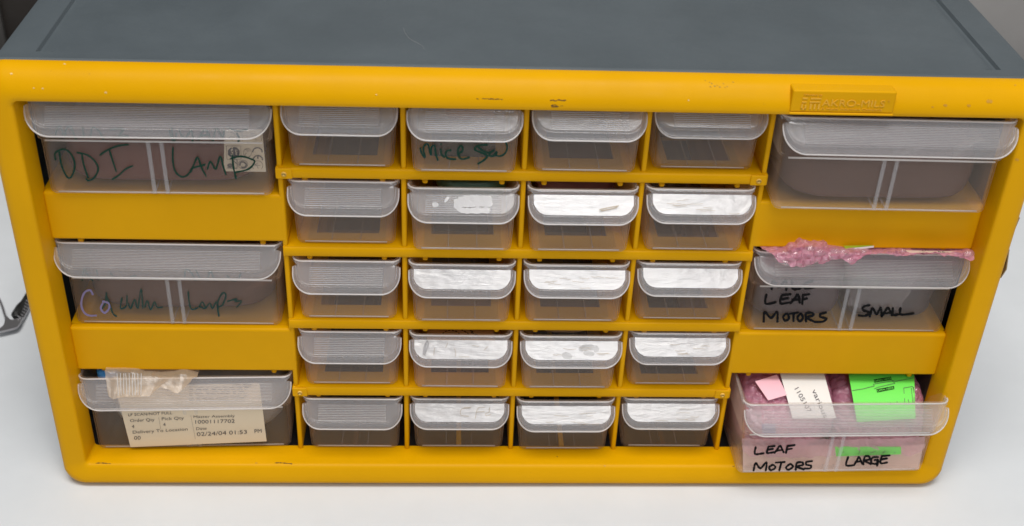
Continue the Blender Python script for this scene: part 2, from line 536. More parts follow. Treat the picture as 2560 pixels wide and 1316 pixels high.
# dividers, shelves, blanks
for i in range(5):
    x = (i - 2) * P + (-1.0 if i == 0 else 1.0 if i == 4 else 0)
    MB().box(x - 1.25, x + 1.25, 0.1, 156, 0.02 if False else -0.5, 219.5).obj('divider', YEL, cab, bevel=(1.0, 3))
for k in range(1, 5):
    zt = (5 - k) * H
    mb = MB()
    x0, x1 = -115.4, 115.4
    mb.box(x0, x1, -0.5, 12.5, zt - 1.8, zt)
    mb.box(x0, x1, 120, 156, zt - 1.8, zt)
    xs = [x0]
    for c in range(4):
        xc = (c - 1.5) * P
        xs += [xc - 15.6, xc + 15.6]
    xs.append(x1)
    for a, b in zip(xs[0::2], xs[1::2]): mb.box(a, b, 12.5, 120, zt - 1.8, zt)
    mb.obj('shelf', YEL, cab, smooth=False)
    # rounded front bead of the shelf
    prof = [(0.6, zt + .02), (0.0, zt - .05), (-0.7, zt - .5), (-1.1, zt - 1.3), (-1.2, zt - 3), (-1.1, zt - 4.6), (-0.8, zt - 5.4), (-0.2, zt - 5.75), (1.2, zt - 5.75), (1.4, zt - 1.9)]
    e = 1.0 if k in (1, 4) else 0.3
    mb = MB().grid([[(x, y, z) for y, z in prof] for x in (x0 - e, x1 + e)], flip=False)
    b_ = mb.obj('shelf_rail', YEL, cab, angle=50)
    for sx in (-1, 1):
        nm = MB().box(sx * (x1 + e) - .4, sx * (x1 + e) + .4, -1.1, 3, zt - 5.7, zt - .1)
        nm.obj('rail_end', YEL, cab, bevel=(0.35, 2))
    # small fillets where uprights meet the rail
    if k in (1, 4):
        for sx in (-1, 1):
            xp = sx * 112.6
            MB().box(xp - 4.2, xp + 3.6, -1.9, -0.8, zt - 5.6, zt - .2).obj('rivet_pad', YEL, cab, bevel=(0.5, 2))
            ring = [(xp - .2 + 1.25 * math.cos(a), zt - 2.9 + 1.25 * math.sin(a)) for a in np.linspace(0, 2 * math.pi, 16, endpoint=False)]
            g = [[(x, -1.8, z) for x, z in ring], [(x, -2.3, z) for x, z in ring], [((x - xp + .2) * .7 + xp - .2, -2.6, (z - zt + 2.9) * .7 + zt - 2.9) for x, z in ring]]
            mb = MB().grid([[r_[j] for r_ in g] for j in range(16)], closed_u=True, flip=True)
            mb.f.append(tuple(j * 3 + 2 for j in range(16)))
            mb.obj('rivet', RIV, cab, angle=None)
for sx in (-1, 1):
    for z0, z1 in ((134.0, 160.5), (53.8, 81.2)):
        x0, x1 = (-226.9, -113.6) if sx < 0 else (113.8, 226.9)
        MB().box(x0, x1, 0, 5, z0, z1).obj('blank_panel', YEL, cab, bevel=(1.6, 4))
        MB().box(x0, x1, 4.5, 156, z1 - 2.2, z1 - 0.3).obj('ledge_floor', YEL, cab, smooth=False)
        MB().box(x0, x1, 4.5, 156, z0 + 1.0, z0 + 3).obj('ledge_underside', YEL, cab, smooth=False)
# stops hanging above each opening
stop_v = MB().box(-1.35, 1.35, 0, 3.2, -6.2, 0)
stop_me = mesh('drawer_stop', stop_v.v, stop_v.f, YEL)
def stop(x, y, z):
    o = link('drawer_stop', stop_me, cab, (x, y, z + 14))
    b = o.modifiers.new('bevel', 'BEVEL'); b.width = 0.9 * U; b.segments = 3
for r in range(1, 5):
    for c in range(4):
        for s in (-1, 1): stop((c - 1.5) * P + s * 18.4, 3.0, (5 - r) * H - TS + 2)
for x0 in (-170.5, 170.5):
    for z in (134.4, 54.2):
        for s in (-1, 1): stop(x0 + s * 44, 4.0, z + 1.2)
# runners under the bottom row
for c in range(4):
    xc = (c - 1.5) * P
    MB().box(xc - 1.3, xc + 1.3, 4, 156, -2.5, -0.2).obj('runner', YEL if c in (1, 2) else plastic('dull_runner', (0.10, 0.05, 0.03), 0.5), cab, smooth=False)
for x0 in (-195, -146, 146, 195):
    MB().box(x0 - 1.5, x0 + 1.5, 4, 156, -2.5, -0.2).obj('runner', DARKG, cab, smooth=False)

# scuffs and torn tape on the frame
fh = lambda u, v: cast(frame_bvh, u, v, 0.12)
scf = [[(1204, 247), (1211, 247.5), (1219, 247)], [(1221, 248.5), (1228, 247.5), (1236, 249), (1244, 248), (1254, 249.5)], [(1190, 247), (1194, 248)],
       [(1374, 252), (1381, 251), (1388, 253), (1395, 250), (1404, 252), (1414, 251)], [(1377, 265), (1387, 263), (1394, 267)], [(1400, 266), (1406, 265)], [(1378, 268), (1392, 267)]]
for L_ in scf: strokes('scuff_mark', [L_], 2.2, fh, INKB, cab, jitter=.9)
dust = [[(1770 + a, 205 + b), (1773 + a, 206.5 + b)] for a, b in [(0, 0), (6, 3), (14, 10), (20, 8), (26, 12), (4, 12), (40, 13), (45, 11), (36, 4), (-10, -4), (60, 0)]]
for L_ in dust: strokes('scuff_mark', [L_], 1.5, fh, plastic('pale_scuff', (0.36, 0.20, 0.02), .6) if 'pale_scuff' not in bpy.data.materials else bpy.data.materials['pale_scuff'], cab, jitter=.8)
nick = plastic('nick', (0.80, 0.55, 0.22), .5)
smud = plastic('smudge', (0.57, 0.28, 0.015), .5)
for u_, v_, m_, w_ in ((27, 184, nick, 3), (105, 222, nick, 3), (83, 221, nick, 2.5), (263, 232, nick, 3), (940, 237, nick, 2.5), (1720, 252, nick, 2.5), (160, 160, nick, 2.5), (2472, 254, smud, 7), (2421, 264, smud, 5), (2361, 264, smud, 5), (2330, 268, smud, 3), (2537, 213, smud, 2.5), (60, 300, nick, 2.2), (2540, 400, smud, 5), (640, 1158, smud, 3), (1510, 1165, smud, 2.5)):
    strokes('wear_mark', [[(u_ - w_ * .5, v_), (u_, v_ + random.uniform(-1, 1)), (u_ + w_ * .6, v_ + .5)]], w_, fh, m_, cab, jitter=.5)
low = [[(238, 1158.5), (252, 1158), (274, 1159.5)], [(686, 1158), (700, 1157.5), (728, 1160)], [(1830, 1166), (1835, 1167)], [(1391, 1142), (1393, 1142.5)]]
for L_ in low: strokes('scuff_mark', [L_], 2.0, fh, INKB, cab, jitter=.7)
# tape remnants on the right outer side
def side_piece(pts):
    V = [(241.3 + o_, y, z) for y, z, o_ in pts]
    return obj('torn_tape', V, [tuple(range(len(V)))], TAB, cab, smooth=False, solid=0.5, angle=None)
side_piece([(-8, 158, 0.0), (3, 160, 0.0), (3, 140, 0.2), (-4, 138, .5)])
side_piece([(-7, 139, 0.3), (3, 142, 0.2), (3, 124, 0.6), (-5.5, 121, 1.3), (-8, 128, 1.5)])
side_piece([(-6, 121, 0.3), (3, 124, 0.2), (3, 104, 0.2), (-4, 107, 0.3)])
# a hair and crumbs of dust on the top
hair = smooth_line([(1007, 70), (1012, 84), (1024, 98), (1042, 108), (1054, 115), (1059, 123)])
hr = tag(MB().tube([at(u, v, z=228.5) for u, v in hair], 0.05, 5).obj('hair', plastic('hair_grey', (.4,.4,.4), .5)), 'thin pale hair lying on the dusty grey top', 'hair')

# ------------------------------------------------------------------ drawers
def tray_mesh(hw, Hh, L, taper, ledge=None):
    """rounded tapering tray, open at the top; y=0 front"""
    rows = []
    def loop(inset, z, r, rim=0):
        return [(x, y, z) for x, y in rrect(-hw + inset, hw - inset, inset * .6, L - inset * .6, r, 5)]
    rows.append(loop(taper + 5, 0.0, 1.5))
    rows.append(loop(taper + 2.2, 0.0, 2.6))
    rows.append(loop(taper + 0.9, 0.4, 3.0))
    rows.append(loop(taper + 0.2, 1.3, 3.3))
    rows.append(loop(taper, 2.6, 3.4))
    if ledge:
        k = (ledge) / Hh
        rows.append(loop(taper * (1 - k) + 1.3, ledge - .6, 3.6))
        rows.append(loop(taper * (1 - k) + 0.9, ledge + .1, 3.8))
        rows.append(loop(taper * (1 - k), ledge + .5, 4))
    rows.append(loop(0.15, Hh - 0.6, 4.2))
    rows.append(loop(0.0, Hh, 4.4))
    T = [[row[j] for row in rows] for j in range(len(rows[0]))]
    mb = MB().grid(T, closed_u=True, flip=True)
    n = len(rows)
    mb.f.append(tuple(j * n for j in range(len(T)))[::-1])
    return mb

def handle_mesh(hw, Hh, s_in, r, small=True):
    hp = hw - 2.3
    th = R(50)
    N = 44
    # band from rim down to panel top
    def panel(x, s):
        return np.array((x, -1.3 - s * math.cos(th), Hh - 1.9 - s * math.sin(th)))
    xs = [-hp + 2 * hp * i / N for i in range(N + 1)]
    # denser near the corners
    xs = sorted(set([round(v, 4) for v in xs] + [round(sg * (hp - r + r * math.sin(R(a))), 4) for sg in (-1, 1) for a in (15, 30, 45, 55, 65, 72, 79, 85, 88, 90)]))
    def smax(x):
        d = abs(x) - (hp - r)
        return s_in if d <= 0 else s_in - r + math.sqrt(max(0, r * r - d * d))
    mb = MB()
    G = []
    K = 8
    for x in xs:
        cr = 4.6
        def yc(xx, h_):
            d_ = abs(xx) - (h_ - cr)
            return 0 if d_ <= 0 else cr - math.sqrt(max(0, cr * cr - d_ * d_))
        xa, xb = x * hw / hp, x * (hw - .5) / hp
        row = [np.array((xa * .992, 0.2 + yc(xa, hw), Hh + 0.02)), np.array((xa, -0.8 + yc(xa, hw) * .95, Hh - 0.1)), np.array((xb, -1.2 + yc(xb, hw - .5) * .55, Hh - 1.2))]
        sm = smax(x)
        for k in range(K + 1):
            row.append(panel(x, sm * k / K))
        G.append(row)
    mb.grid(G, flip=False)
    # outline of the panel
    out = [(-hp, 0.0, -1, 0), (-hp, (s_in - r) * .5, -1, 0)]
    for k in range(13):
        a = R(90 * k / 12)
        out.append((-(hp - r) - r * math.cos(a), s_in - r + r * math.sin(a), -math.cos(a), math.sin(a)))
    right = [(-x, s, -nx, ns) for x, s, nx, ns in out[::-1]]
    out = out + right
    S = []
    for x, s, nx, ns in out:
        p = panel(x, s)
        row = []
        for k, (a, b, c) in enumerate([(0, 0, 0), (.45, .1, .12), (.85, .45, .18), (1, 1, .22)]):
            row.append(p + np.array((2.2 * nx * a, -0.9 * ns * c / .22 * (0.6) + (0.8 * (1 - ns)) * b, -(1.4 * (1 - ns) + 4.3 * ns) * b - .0)))
        S.append(row)
    mb.grid(S, flip=False)
    # side flanges running back along the tray rim
    for sg in (-1, 1):
        fl = []
        for t in np.linspace(0, 1, 6):
            y = 3.2 + t * 24
            wtop = hw - 0.2 - 0.2 * t
            fl.append([(sg * (wtop), y, Hh - 0.1), (sg * (wtop + .45 - .3 * t), y, Hh - 1.0), (sg * (wtop + 0.3 - .3 * t), y, Hh - 2.6 * (1 - t * .5))])
        mb.grid(fl, flip=(sg < 0))
    bd = MB()
    bd.tube([row[-1] for row in S], 0.36, 7)
    bd.tube([g[1] + np.array((0, 0.25, 0.05)) for g in G], 0.42, 7)
    return mb, panel, smax, hp, bd

def ribs_mesh(hw_r, s0, s1, n, panel, nofs=0.42):
    mb = MB()
    th = R(50)
    nrm = np.array((0, -math.sin(th), math.cos(th)))
    ds = (s1 - s0) / n
    for k in range(n + 1):
        s = s0 + ds * k
        g = []
        for x in (-hw_r, hw_r):
            g.append([panel(x, s - ds * .2) + nrm * 0.03, panel(x, s - ds * .07) + nrm * nofs, panel(x, s + ds * .07) + nrm * nofs, panel(x, s + ds * .2) + nrm * 0.03])
        mb.grid(g, flip=True)
    return mb

KINDS = {}
def kind(key, hw, Hh, L, taper, s_in, r, ledge=None):
    tm = tray_mesh(hw, Hh, L, taper, ledge)
    hm, panel, smax, hp, bd = handle_mesh(hw + .4, Hh, s_in, r)
    d = dict(hw=hw, H=Hh, panel=panel, smax=smax, hp=hp, s_in=s_in)
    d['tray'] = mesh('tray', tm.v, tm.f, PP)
    d['handle'] = mesh('handle', hm.v, hm.f, PPH)
    for q_, want in (('tray', lambda c, n: (c - Vector((0, L / 2, Hh / 2)) * U).dot(n)), ('handle', lambda c, n: -n.y + n.z)):
        me_ = d[q_]
        tot = sum(want(p.center, p.normal) * p.area for p in me_.polygons)
        if tot < 0: me_.flip_normals()
    rb = ribs_mesh(hw * .69 if key == 'small' else hw * .83, 1.3, s_in - 1.0, 9 if key == 'small' else 11, panel)
    d['ribs'] = mesh('grip_ribs', rb.v, rb.f, PPR)
    # tape over the panel
    th = R(50); nrm = np.array((0, -math.sin(th), math.cos(th)))
    xs = np.linspace(-hp + .25, hp - .25, 34)
    G = [[panel(x, .3 + (smax(x) - .35 - .3) * k / 10) + nrm * 0.55 for k in range(11)] for x in xs]
    g = MB().grid(G, flip=False)
    d['tape_v'], d['tape_f'] = g.v, g.f
    if ledge:
        iy = 0.6 * taper * (1 - ledge / Hh)
        bd.tube([(x_, iy - .05, ledge) for x_ in np.linspace(-hw + taper * .5 + 4, hw - taper * .5 - 4, 8)], 0.45, 7)
    bd.tube([(x_, 0.6 * taper + 1.0, 1.0) for x_ in np.linspace(-hw + taper + 4, hw - taper - 4, 8)], 0.35, 7)
    d['bead'] = mesh('rim_bead_highlight', bd.v, bd.f, PPE)  # pale tubes carry the edge highlights in their colour
    # floor ribs
    fb = MB()
    if key == 'small':
        for s in (-1, 1): fb.box(s * 7 - .25, s * 7 + .25, 3, L - 3, 1.3, 1.8)
    else:
        for s, w in ((-1, .9), (1, .9)):
            fb.box(s * 3.0 - w, s * 3.0 + w, taper * .6 - .35, taper * .6 + .25, 1.2, ledge - .3)
            fb.box(s * 3.0 - .4, s * 3.0 + .4, 3, L - 3, 1.3, 1.9)
    d['ch'] = mesh('divider_channel', fb.v, fb.f, PPH, smooth=False)
    KINDS[key] = d
kind('small', 25.9, 36.1, 132, 1.9, 10.4, 7.0)
kind('large', 54.3, 50.3, 134, 2.6, 10.8, 9.0, ledge=29.0)

def drawer(key, name, label, loc, rz=0.0, tape=None, group=None):
    k = KINDS[key]
    t = thing(name, label, 'drawer', loc, rz, group)
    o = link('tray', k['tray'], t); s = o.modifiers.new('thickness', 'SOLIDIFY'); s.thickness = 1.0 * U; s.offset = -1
    o2 = link('handle', k['handle'], t); s = o2.modifiers.new('thickness', 'SOLIDIFY'); s.thickness = 0.8 * U; s.offset = -1
    link('grip_ribs', k['ribs'], t)
    link('rim_bead_highlight', k['bead'], t)
    link('divider_channel', k['ch'], t)
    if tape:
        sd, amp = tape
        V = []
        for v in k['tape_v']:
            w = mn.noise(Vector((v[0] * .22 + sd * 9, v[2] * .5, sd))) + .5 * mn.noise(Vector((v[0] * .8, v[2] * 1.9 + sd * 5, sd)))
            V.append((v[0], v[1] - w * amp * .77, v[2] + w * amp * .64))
        obj('tape_glare', V, k['tape_f'], TAPE, t, world_coords=False, angle=None)  # tape whose white colour includes the overhead glare
    return t

pull = {(1, 1): 1.3, (1, 2): -2.4, (1, 3): -0.3, (1, 4): 4.2, (2, 1): 3.3, (2, 2): -1.7, (2, 3): -1.7, (2, 4): .5, (3, 1): 1.6, (3, 2): -.6, (3, 3): .2, (3, 4): 2.6,
        (4, 1): 2.6, (4, 2): .2, (4, 3): .1, (4, 4): 3.6, (5, 1): 2.1, (5, 2): 2.4, (5, 3): .9, (5, 4): 3.2}
zoff = {}
ROW = ['top', 'second', 'third', 'fourth', 'bottom']
COLN = ['leftmost', 'second', 'third', 'rightmost']
desc = {(1, 2): 'small clear drawer with green marker word on its front, in the top row', (2, 2): 'small clear drawer with patchy tape glare, directly under the one marked mice in green',
        (2, 3): 'small clear drawer with shiny tape and a pink sheet inside, in the second row', (4, 2): 'small clear drawer holding a tan round label and pink paper, in the fourth row',
        (4, 3): 'small clear drawer with smudged glare-white tape and a clear bag inside, in the fourth row', (5, 2): 'small clear drawer with scribbled tape on its handle, in the bottom row',
        (3, 4): 'small clear drawer with a faint folded bag inside, right end of the third row'}
D = {}
for (r, c), y in pull.items():
    z = (5 - r) * H + 0.3
    tp = None
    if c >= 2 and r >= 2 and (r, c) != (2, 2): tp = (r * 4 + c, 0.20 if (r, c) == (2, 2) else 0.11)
    wtxt = 'taped handle' if tp else 'bare ribbed handle'
    lab = desc.get((r, c), 'small clear drawer with %s, %s of the four in the %s row' % (wtxt, COLN[c - 1], ROW[r - 1]))
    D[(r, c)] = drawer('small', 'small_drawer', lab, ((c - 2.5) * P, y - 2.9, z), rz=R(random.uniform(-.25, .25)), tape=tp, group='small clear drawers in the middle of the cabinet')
big = {'L1': (-170.6, -3.6, 160.8, 0.4, 'large clear drawer at the top left with green writing and a printed sticker inside'),
       'L2': (-172.2, 1.4, 81.2, -0.3, 'large clear drawer at the middle left with faded green handwriting and crumpled bags'),
       'L3': (-171.9, -1.3, 0.2, 1.5, 'large clear drawer at the bottom left with a cream printed slip inside its front'),
       'R1': (171.4, -10.2, 160.8, -0.8, 'large clear drawer at the top right holding curled clear film, no writing'),
       'R2': (172.0, 0.0, 81.2, -0.4, 'large clear drawer marked SMALL in black, stuffed with pink bubble wrap at the middle right'),
       'R3': (174.2, -19.8, 0.2, 1.2, 'large clear drawer marked LARGE in black, pulled out at the bottom right')}
for k_, (x, y, z, rz, lab) in big.items():
    D[k_] = drawer('large', 'large_drawer', lab, (x, y, z), R(rz), None, 'large clear drawers at both sides of the cabinet')

def front_hit(key, off=0.35, ledge_z=None):
    """where a ray meets the outside of a drawer's front wall"""
    t = D[key]; kk = 'large' if isinstance(key, str) else 'small'
    x, y, z, rz = t['_mm']
    me = KINDS[kk]['tray']
    vs = []
    c, s = math.cos(rz), math.sin(rz)
    for v in me.vertices:
        a = np.array(v.co) / U
        vs.append(Vector((x + c * a[0] - s * a[1], y + s * a[0] + c * a[1], z + a[2])))
    bvh = BVHTree.FromPolygons(vs, [list(p.vertices) for p in me.polygons])
    return lambda u, v: cast(bvh, u, v, off)

# ---- handwriting on the drawer fronts
W1 = [[(430, 440), (445, 380), (470, 370), (500, 440), (515, 390), (545, 365), (590, 465)], [(640, 370), (655, 455)], [(705, 450), (720, 375), (770, 400), (805, 465)], [(860, 390), (960, 385), (930, 440), (1000, 440)],
      [(430, 625), (425, 580), (455, 555), (500, 545), (550, 580), (580, 650), (570, 730), (540, 770), (510, 745), (475, 660), (460, 570)],
      [(635, 575), (650, 660), (685, 765)], [(600, 570), (680, 590), (740, 640), (765, 700), (735, 765), (690, 790), (670, 775)],
      [(780, 590), (830, 555), (920, 518), (1000, 508)], [(850, 545), (880, 640), (905, 715)], [(875, 780), (930, 745), (980, 700), (1035, 675)],
      [(1320, 400), (1355, 485), (1380, 420)], [(1340, 380), (1350, 470)], [(1400, 400), (1440, 460), (1495, 400), (1505, 490)], [(1550, 470), (1600, 390), (1650, 470)], [(1560, 440), (1640, 430)], [(1665, 480), (1690, 380), (1740, 450), (1750, 390)],
      [(1350, 530), (1350, 640), (1370, 720), (1420, 760), (1465, 745), (1495, 700)], [(1490, 725), (1520, 650), (1545, 610), (1575, 690), (1610, 755)], [(1505, 690), (1600, 665)],
      [(1620, 700), (1645, 640), (1685, 700), (1720, 600), (1745, 680), (1765, 742)], [(1815, 590), (1825, 690), (1845, 775)], [(1800, 620), (1880, 600), (1960, 620), (1990, 645), (1940, 700), (1840, 725)], [(1850, 420), (1870, 460), (1860, 490)], [(1780, 370), (1850, 400), (1930, 390)]]
strokes('handwriting', zoomed(W1, 0, 200, 3.133), 4.6, front_hit('L1'), INKG, D['L1'], jitter=.2)
W = [[(1185, 455), (1200, 500), (1222, 525), (1210, 450), (1245, 420), (1270, 510), (1275, 445), (1300, 435), (1310, 500), (1325, 548)], [(1350, 465), (1355, 500), (1378, 526)], [(1350, 418), (1353, 421)],
     [(1430, 470), (1400, 475), (1388, 510), (1410, 535), (1467, 542)], [(1490, 500), (1525, 470), (1515, 432), (1490, 460), (1490, 510), (1520, 540), (1577, 527)],
     [(1722, 425), (1650, 432), (1622, 462), (1680, 490), (1722, 512), (1700, 545), (1650, 577)], [(1650, 445), (1690, 475), (1735, 490)],
     [(1775, 470), (1745, 490), (1740, 512), (1770, 515), (1800, 480), (1795, 510), (1830, 515), (1868, 490), (1882, 440), (1862, 385)]]
strokes('handwriting', zoomed(W, 680, 230, 3.209), 5.0, front_hit((1, 2)), INKG, D[(1, 2)], jitter=.2)
W = [[(640, 380), (655, 290), (690, 350), (720, 380)], [(655, 370), (660, 340)], [(750, 300), (770, 380)], [(860, 320), (885, 360)], [(1020, 350), (1060, 345)], [(1440, 355), (1455, 290), (1500, 330), (1525, 380)], [(1530, 300), (1560, 360)], [(1620, 380), (1645, 310), (1675, 380)],
     [(1880, 330), (1860, 375), (1810, 380), (1775, 345)],
     [(830, 480), (820, 560), (790, 610)], [(830, 500), (860, 580), (880, 640), (910, 663)], [(950, 520), (940, 600), (985, 580), (990, 500)], [(1000, 560), (1020, 600), (1050, 530), (1075, 600), (1100, 450), (1115, 600)], [(1130, 590), (1150, 540), (1175, 610), (1205, 550), (1225, 590), (1268, 590)],
     [(1470, 470), (1478, 560), (1500, 608), (1545, 595)], [(1555, 590), (1580, 550), (1605, 600), (1560, 585)], [(1610, 595), (1640, 560), (1660, 600), (1690, 550), (1705, 600)], [(1710, 660), (1700, 560), (1740, 480), (1765, 500), (1740, 570), (1705, 590)], [(1780, 545), (1850, 525), (1835, 545), (1888, 545), (1850, 590)]]
strokes('handwriting', zoomed(W, 0, 580, 3.133), 4.0, front_hit('L2'), INKF2, D['L2'], jitter=.3)
W = [[(722, 490), (700, 458), (655, 480), (632, 560), (650, 625), (690, 655), (748, 656)], [(800, 560), (785, 600), (815, 635), (850, 600), (845, 560), (800, 545)], [(770, 450), (860, 480)]]
strokes('handwriting', zoomed(W[:2], 0, 580, 3.133), 5.0, front_hit('L2', 0.5), INKP, D['L2'], jitter=.2)
W = [[(485, 535), (500, 470), (545, 520), (600, 465), (605, 542)], [(650, 470), (660, 535), (725, 530)], [(820, 470), (760, 490), (760, 530), (832, 522)],
     [(442, 580), (437, 655), (520, 643)], [(570, 585), (556, 652), (632, 646)], [(560, 620), (620, 610)], [(572, 585), (640, 578)], [(640, 652), (672, 615), (702, 580), (715, 648)], [(655, 625), (716, 620)], [(742, 582), (736, 660)], [(742, 585), (795, 578)], [(738, 622), (775, 612)],
     [(420, 802), (428, 725), (480, 772), (530, 722), (532, 802)], [(603, 737), (580, 765), (598, 795), (628, 772), (610, 737)], [(628, 740), (702, 728)], [(665, 737), (664, 800)], [(722, 737), (697, 770), (715, 800), (742, 772), (726, 737)],
     [(768, 800), (766, 738), (812, 730), (826, 752), (775, 770), (840, 806)], [(930, 728), (885, 742), (888, 765), (932, 778), (905, 803), (842, 806)],
     [(1290, 668), (1240, 680), (1235, 708), (1288, 730), (1250, 755), (1200, 752)], [(1290, 760), (1312, 692), (1345, 742), (1380, 690), (1388, 758)], [(1388, 760), (1415, 720), (1442, 690), (1472, 752)], [(1400, 738), (1465, 728)], [(1480, 690), (1482, 745), (1532, 742)], [(1542, 690), (1542, 742), (1600, 742), (1652, 733)]]
strokes('handwriting', zoomed(W, 1780, 560, 3.282), 6.2, front_hit('R2'), INK, D['R2'], smooth=True, jitter=.2)
W = [[(212, 875), (205, 950), (300, 943)], [(352, 872), (337, 938), (412, 932)], [(345, 905), (400, 895)], [(352, 870), (420, 864)], [(418, 942), (450, 900), (482, 862), (520, 935)], [(440, 917), (510, 905)], [(562, 862), (545, 940)], [(562, 865), (642, 853)], [(555, 902), (612, 892)],
     [(188, 1132), (212, 1052), (262, 1110), (330, 1042), (322, 1136)], [(398, 1070), (360, 1098), (380, 1130), (430, 1102), (404, 1070)], [(430, 1047), (532, 1040)], [(495, 1045), (472, 1132)], [(592, 1060), (547, 1098), (570, 1126), (622, 1092), (596, 1060)],
     [(652, 1126), (666, 1052), (722, 1044), (732, 1072), (665, 1090), (742, 1122)], [(832, 1030), (772, 1040), (770, 1068), (822, 1082), (810, 1110), (745, 1112)],
     [(1232, 985), (1210, 1075), (1300, 1074)], [(1298, 1072), (1325, 1030), (1352, 986), (1388, 1065)], [(1310, 1042), (1380, 1030)], [(1400, 1066), (1416, 982), (1462, 980), (1466, 1012), (1415, 1026), (1482, 1062)], [(1562, 986), (1500, 992), (1487, 1048), (1540, 1060), (1558, 1022)], [(1520, 1020), (1562, 1017), (1550, 1082)],
     [(1602, 975), (1590, 1052), (1662, 1045)], [(1596, 1012), (1660, 1000)], [(1602, 975), (1690, 967)]]
strokes('handwriting', zoomed(W, 1840, 920, 4.414), 5.4, front_hit('R3'), INK, D['R3'], jitter=.2)
# pen scribble on the tape of the bottom row drawer
def panel_hit(key, off=.9):
    t = D[key]; x, y, z, rz = t['_mm']; k = KINDS['small']
    V = [Vector((x + v[0], y + v[1], z + v[2])) for v in k['tape_v']]
    bvh = BVHTree.FromPolygons(V, [list(f) for f in k['tape_f']])
    return lambda u, v: cast(bvh, u, v, off)
W = [[(1930, 385), (1845, 400), (1840, 460), (1920, 475)], [(2090, 380), (2020, 390), (1990, 500)], [(2000, 430), (2090, 425)], [(2145, 380), (2140, 430), (2100, 450), (2110, 470), (2160, 455)], [(1870, 380), (1950, 378)]]
strokes('pen_scribble', zoomed(W, 720, 930, 4.267), 1.3, panel_hit((5, 2)), INKF, D[(5, 2)])
def panel_plane(key, off=.6):
    t = D[key]; x, y, z, rz = t['_mm']; th = R(50)
    n_ = np.array((0, -math.sin(th), math.cos(th))); p0 = np.array((x, y - 1.3, z + KINDS['small']['H'] - 1.9)) + n_ * off
    def f(u, v):
        d = pix_dir(u, v); return CAM + d * (np.dot(p0 - CAM, n_) / np.dot(d, n_))
    return f
pp22 = panel_plane((2, 2))  # glare patches drawn as whitish strokes on the untaped handle
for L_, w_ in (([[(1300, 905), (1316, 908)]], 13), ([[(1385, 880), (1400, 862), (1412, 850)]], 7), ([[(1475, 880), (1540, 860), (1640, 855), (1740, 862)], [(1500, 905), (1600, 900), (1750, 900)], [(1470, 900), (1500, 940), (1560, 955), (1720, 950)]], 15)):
    strokes('tape_glare', zoomed(L_, 680, 230, 3.209), w_, pp22, GLZ, D[(2, 2)], jitter=.25)
W = [[(890, 470), (905, 540), (905, 600)], [(560, 460), (545, 580)], [(780, 380), (740, 460)], [(960, 610), (1130, 610)], [(1180, 420), (1290, 440)], [(1370, 500), (1440, 440)]]
strokes('tape_crease', zoomed(W, 1000, 800, 6.58), 1.0, panel_hit((4, 2)), INKF, D[(4, 2)])
W = [[(430, 340), (455, 400), (400, 560)], [(440, 350), (400, 420), (375, 560)], [(420, 400), (395, 540)]]
strokes('tape_crease', zoomed(W, 1000, 800, 6.58), 4.0, panel_hit((4, 2), .85), plastic('tape_gap', (0.36, 0.35, 0.36), .4), D[(4, 2)])
W = [[(700, 945), (770, 930), (850, 915)], [(710, 955), (800, 938), (840, 925)]]
strokes('tape_crease', zoomed(W, 1280, 230, 3.209), 2.6, panel_hit((2, 3)), INKF, D[(2, 3)])
W = [[(560, 900), (620, 880), (690, 900)], [(600, 930), (660, 940)], [(430, 950), (470, 960)]]
strokes('smudge', zoomed(W, 1280, 600, 3.29), 14, panel_hit((4, 3), .8), film('grey_smudge', (.3, .3, .3), .22, .6, .0, spec=.1), D[(4, 3)], jitter=.3)
for key, seed in (((4, 3), 3), ((5, 3), 5), ((5, 4), 6), ((4, 4), 8), ((3, 3), 9), ((2, 4), 11)):
    rr = random.Random(seed)
    r0, c0 = key
    t = D[key]; x, y, z, rz = t['_mm']
    lines = []
    for q in range(9):
        px = x + rr.uniform(-17, 14); s = rr.uniform(3, 11)
        pnt = np.array([px, y, z]) + (KINDS['small']['panel'](0, s)) * (0, 1, 1)
        ln = []
        for w in range(4):
            wp = np.array([px + w * rr.uniform(1.2, 2.6), pnt[1], pnt[2] + rr.uniform(-.35, .35)])
            d = wp - CAM; c_ = AX @ d
            ln.append((CX + FPX * c_[0] / c_[2], CY + FPX * c_[1] / c_[2]))
        lines.append(ln)
    strokes('tape_crease', lines, 0.9, panel_hit(key), INKF, t)

# ------------------------------------------------------------------ things inside the drawers
def bag(name, label, cat, cx, cy, cz, wx, wy, wz, mat, seed, amp=2.2, group=None, tilt=0):
    """closed crumpled pouch"""
    n, m_ = 26, 16
    V = []; F = []
    for i in range(m_ + 1):
        ph = math.pi * i / m_
        for j in range(n):
            a = 2 * math.pi * j / n
            k1 = .38 if wx > 40 else .7
            q = np.array((math.copysign(abs(math.cos(a)) ** k1, math.cos(a)) * math.sin(ph) ** .35, math.copysign(abs(math.sin(a)) ** k1, math.sin(a)) * math.sin(ph) ** .35, -math.copysign(abs(math.cos(ph)) ** .5, math.cos(ph))))
            d = np.array(mn.noise_vector(Vector(q) * 2.3 + Vector((seed * 5., 0, seed)))) * amp
            V.append((cx + q[0] * wx / 2 + d[0], cy + q[1] * wy / 2 + d[1], cz + q[2] * wz / 2 + d[2] + tilt * q[0]))
    for i in range(m_):
        for j in range(n):
            F.append((i * n + j, i * n + (j + 1) % n, (i + 1) * n + (j + 1) % n, (i + 1) * n + j))
    o = obj(name, V, F, mat, None, angle=70)
    return tag(o, label, cat, group)

